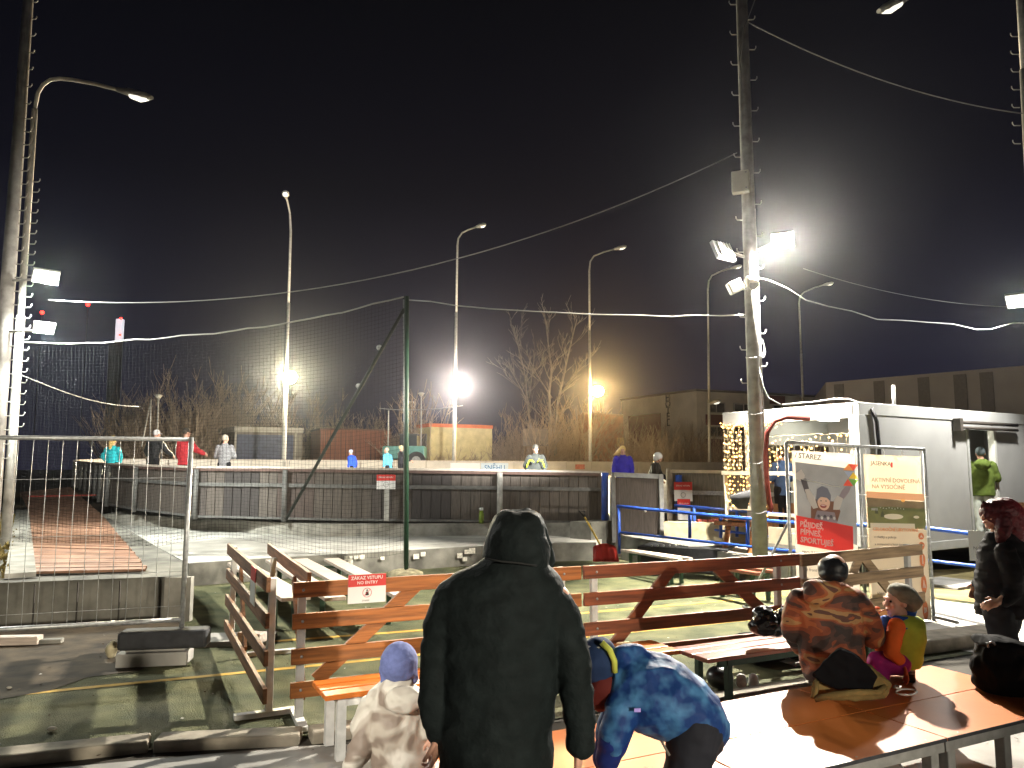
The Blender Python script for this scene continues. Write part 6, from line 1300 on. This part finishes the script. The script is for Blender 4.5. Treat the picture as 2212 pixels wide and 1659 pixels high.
# fallen leaves and paper scraps on turf and yard
random.seed(5); q = MB()
for i in range(520):
    x, y = random.uniform(-5.5, 5.5), random.uniform(3.2, 12.5); s_ = random.uniform(.006, .022); an = random.random() * 6.28; z = .004
    q.mi = random.choice((0, 0, 0, 1)); c_, n_ = math.cos(an) * s_, math.sin(an) * s_
    q.poly([(x - c_, y - n_, z), (x + n_ * .5, y - c_ * .5, z + random.uniform(0, .012)), (x + c_, y + n_, z + random.uniform(0, .006)), (x - n_ * .5, y + c_ * .5, z)])
o = q.build('leaf_litter', [mat('dead_leaf', (.10, .06, .03), .9, .4, 40), mat('paper_scrap', (.5, .48, .44), .8, .2, 30)]); tag(o, 'scattered dead leaves and paper scraps on the turf and yard', 'litter'); o['kind'] = 'stuff'
# ================================================================== lamps that light the scene
kf = V((-.30, -.62, -.72)).normalized()
k = light('SPOT', KEY + kf * .10, 15000, (1, .93, .80), spot_size=R(165), spot_blend=.35, shadow_soft_size=.10); aim(k, KEY + kf * 5)
rf = V((-.50, .72, -.40)).normalized(); k = light('SPOT', LF + rf * .12, 42000, (1, .96, .88), spot_size=R(62), spot_blend=.5, shadow_soft_size=.12); aim(k, (-10, 38, 3.6))
cf = D(99, 597, 13.4); k = light('SPOT', cf + V((.06, .02, -.09)), 6500, (.97, 1, .92), spot_size=R(95), spot_blend=.6, shadow_soft_size=.15); aim(k, (-11, 25, .8))
for px, py, e in ((99, 597, 1100), (95, 708, 1300)):
    c = D(px, py, 13.4); f = V((.45, -.15, -.88)).normalized(); k = light('SPOT', c + f * .1, e, (.97, 1, .92), spot_size=R(172), spot_blend=.3, shadow_soft_size=.15); aim(k, c + f * 5)
c = D(2204, 648, 13.5); f = V((-.35, -.2, -.9)).normalized(); k = light('SPOT', c + f * .14, 1500, (1, .98, .92), spot_size=R(170), spot_blend=.3, shadow_soft_size=.15); aim(k, c + f * 5)
# street lamp far behind the camera on the right
bp_ = V((14.5, -25, 0)); bl = thing('street_lamp', 'street lamp standing far behind the camera on the right', 'street lamp', bp_, 'tall street lamps round the yard'); fl_name = bl.name
MB().tube([bp_, bp_ + V((0, 0, 6.2))], .08, 12).build('lower_pole', STEELP, bl); MB().tube([bp_ + V((0, 0, 6.2)), bp_ + V((-.3, .5, 6.4))], .05, 8).build('lamp_arm', STEELP, bl)
bc = bp_ + V((-.35, .6, 6.3)); bf = (V((-4.6, 8, .6)) - bc).normalized(); flood(bl, 'floodlight', bc, bf, .5, .4, emis('back_glow', (1, .93, .80), 60))
k = light('SPOT', bc + bf * .12, 42000, (1, .90, .72), spot_size=R(19), spot_blend=.55, shadow_soft_size=.25); aim(k, (-4.4, 8, .6))

# second lamp behind the camera on the left
bp_ = V((-3.8, -4.1, 0)); bl = thing('street_lamp', 'street lamp standing behind the camera on the left', 'street lamp', bp_, 'tall street lamps round the yard')
MB().tube([bp_, bp_ + V((0, 0, 4.4))], .07, 12).build('lower_pole', STEELP, bl); MB().tube([bp_ + V((0, 0, 4.4)), bp_ + V((.2, .4, 4.6))], .04, 8).build('lamp_arm', STEELP, bl)
bc = bp_ + V((.3, .6, 4.5)); bf = (V((-1.0, 4.63, .72)) - bc).normalized(); flood(bl, 'floodlight', bc, bf, .4, .3, emis('back_glow', (1, .93, .80), 60))
k = light('SPOT', bc + bf * .12, 4300, (1, .92, .78), spot_size=R(14), spot_blend=.6, shadow_soft_size=.15); aim(k, (-1.0, 4.63, .72))
# unseen narrow floodlight added on the far pole to brighten the banner fronts
bc = V((14.3, -24.3, 7.0)); bf = (V((4.45, 9.9, 1.35)) - bc).normalized(); flood(bpy.data.objects[fl_name], 'floodlight', bc, bf, .4, .3, emis('back_glow', (1, .93, .80), 60)); MB().tube([V((14.5, -25, 6.1)), bc - bf * .1], .04, 8).build('lamp_arm', STEELP, bpy.data.objects[fl_name])
k = light('SPOT', bc + bf * .12, 42000, (1, .92, .78), spot_size=R(5.2), spot_blend=.5, shadow_soft_size=.15); aim(k, (4.45, 9.9, 1.35))
# thin scattering volume added to imitate lens glow round the lamps
q = MB(); q.box((0, 130, 24.5), (520, 340, 52)); hz_ = q.build('lens_glow_haze', None if False else bpy.data.materials.new('glow_volume')); hz_['kind'] = 'stuff'
hm_ = bpy.data.materials['glow_volume']; hm_.use_nodes = True; hn_ = hm_.node_tree; hn_.nodes.remove(hn_.nodes['Principled BSDF'])
pv = hn_.nodes.new('ShaderNodeVolumePrincipled'); pv.inputs['Color'].default_value = (.90, .90, .95, 1); pv.inputs['Density'].default_value = .00018; pv.inputs['Anisotropy'].default_value = .93
hn_.links.new(pv.outputs[0], hn_.nodes['Material Output'].inputs['Volume'])
# ================================================================== bare shrubs and trees
BARK = mat('bark', (.24, .185, .13), .9, .35, 4, .3); TWIG = mat('twig', (.34, .255, .18), .9, .3, 3); BIRCH = mat('birch_bark', (.24, .22, .20), .85, .3, 3)
def grow(qt, qc, p, d, L, r_, lv, maxl, spread, up):
    n = 3; pts = [p]; 
    for i in range(n):
        d = (d + V((random.gauss(0, .10), random.gauss(0, .10), random.gauss(0, .05) + up))).normalized(); pts.append(pts[-1] + d * L / n)
    rs = [r_ * (1 - .45 * i / n) for i in range(n + 1)]
    (qt if lv == 0 else qc).tube(pts, rs, 5 if lv == 0 else 3, False)
    if lv < maxl:
        for k in range(random.choice((3, 4, 5)) if lv == 0 else random.choice((2, 3, 3))):
            b = pts[random.choice((1, 2, 2, 3))]; nd = (d + V((random.gauss(0, spread), random.gauss(0, spread), random.uniform(0, .35)))).normalized()
            grow(qt, qc, b, nd, L * random.uniform(.45, .75), max(r_ * .5, .016), lv + 1, maxl, spread, up)
def make_shrub(h, stems, seed, spread=.42):
    random.seed(seed); qt, qc = MB(), MB()
    for k in range(stems):
        a = random.random() * 6.28; rr = random.uniform(0, .5); s_ = random.uniform(.55, 1)
        grow(qt, qc, V((rr * math.cos(a), rr * math.sin(a), -.1)), V((math.cos(a) * .28, math.sin(a) * .28, 1)).normalized(), h * .55 * s_, .04 * s_ + .012, 0, 3, spread, .05)
    return qt.mesh('trunk', BARK), qc.mesh('crown', TWIG)
protos = [make_shrub(h, n, s_) for h, n, s_ in ((4.8, 12, 1), (5.6, 11, 2), (4.2, 13, 3), (6.4, 11, 4), (3.6, 14, 5))]
sh_label = 'bare brown twiggy shrub in the thicket beyond the far rink boards'; proto_obj = []
for i, (mt, mc) in enumerate(protos):
    t = thing('bare_shrub', sh_label, 'shrub', (0, 0, 0), 'bare shrubs of the thicket'); link('trunk', mt, t, True); link('crown', mc, t, True); proto_obj.append(t)
random.seed(11)
spots = []
for x in [270, 300, 330, 372, 395, 418, 440, 470, 500, 530, 545, 575, 600, 640, 660, 690, 715, 745, 770, 800, 815, 840, 865, 890, 935, 960, 990, 1010, 1030, 1075, 1095, 1110, 1130, 1150, 1165, 1185, 1210, 1225, 1240, 1255, 1270, 1300, 1345, 1360, 1380, 1395, 1410, 1430, 1445, 1460, 1478, 1495, 1520, 1545, 1570, 1590]:
    base = 49 + (x - 270) / 1300 * 17
    spots.append((x + random.uniform(-6, 6), base + random.uniform(0, 9)))
for x in range(255, 1610, 14): spots.append((x + random.uniform(-9, 9), 56 + (x - 270) / 1300 * 17 + random.uniform(2, 14)))
for i, (x, Y) in enumerate(spots):
    k = i % 5; o = proto_obj[k] if i < 5 else copy_tree(proto_obj[k])
    if 455 < x < 850: Y = max(Y, 66) + 2
    c = D(x, 1000, Y); o.location = (c.x, c.y, .35); s_ = random.uniform(.9, 1.4) * (1.25 if x < 590 else 1.0); 
    if 900 < x < 1080: s_ *= .72
    if x > 1300: s_ *= .85
    o.scale = (s_, s_, s_ * random.uniform(.85, 1.1)); o.rotation_euler = (0, 0, random.random() * 6.28)
# two pale leafless trees
def big_tree(stems, Y, label, seed, k=1):
    random.seed(seed); qt, qc = MB(), MB(); b0 = D(*stems[0][0][0], Y); b0 = V((b0.x, Y, .3)); t = thing('bare_tree', label, 'tree', b0, 'pale bare trees behind the rink')
    for path, r0, r1 in stems:
        pts = [D(x, y, Y) for x, y in path]; n = len(pts); rs = [r0 + (r1 - r0) * i / (n - 1) for i in range(n)]; qt.tube(pts, rs, 7, False)
        for i in range(1, n):
            for _ in range(5 * k):
                f = random.random(); p = pts[i - 1].lerp(pts[i], f); d = (pts[i] - pts[i - 1]).normalized()
                nd = (d + V((random.gauss(0, .6), random.gauss(0, .4), random.uniform(-.1, .4)))).normalized()
                grow(qc, qc, p, nd, random.uniform(.6, 2.0), rs[i] * .4, 1, 3, .4, .03)
    qt.build('trunk', BIRCH, t); qc.build('crown', mat('birch_twig', (.27, .24, .21), .9, .2, 3), t)
big_tree([([(1188, 985), (1190, 930), (1186, 850), (1192, 800), (1185, 750), (1178, 690)], .17, .03), ([(1200, 985), (1198, 940), (1205, 870), (1222, 790), (1236, 730), (1246, 690)], .16, .03), ([(1192, 860), (1160, 810), (1140, 770)], .08, .02), ([(1205, 860), (1240, 810), (1262, 790)], .07, .02)], 64, 'tall pale leafless tree with two trunks behind the middle of the rink', 21)
big_tree([([(1152, 985), (1150, 940), (1140, 880), (1132, 800), (1120, 750), (1108, 715)], .14, .02), ([(1140, 870), (1120, 830), (1098, 790)], .09, .02), ([(1143, 860), (1150, 800), (1156, 760)], .08, .02)], 67, 'leaning pale leafless tree just left of the double trunked tree', 22)
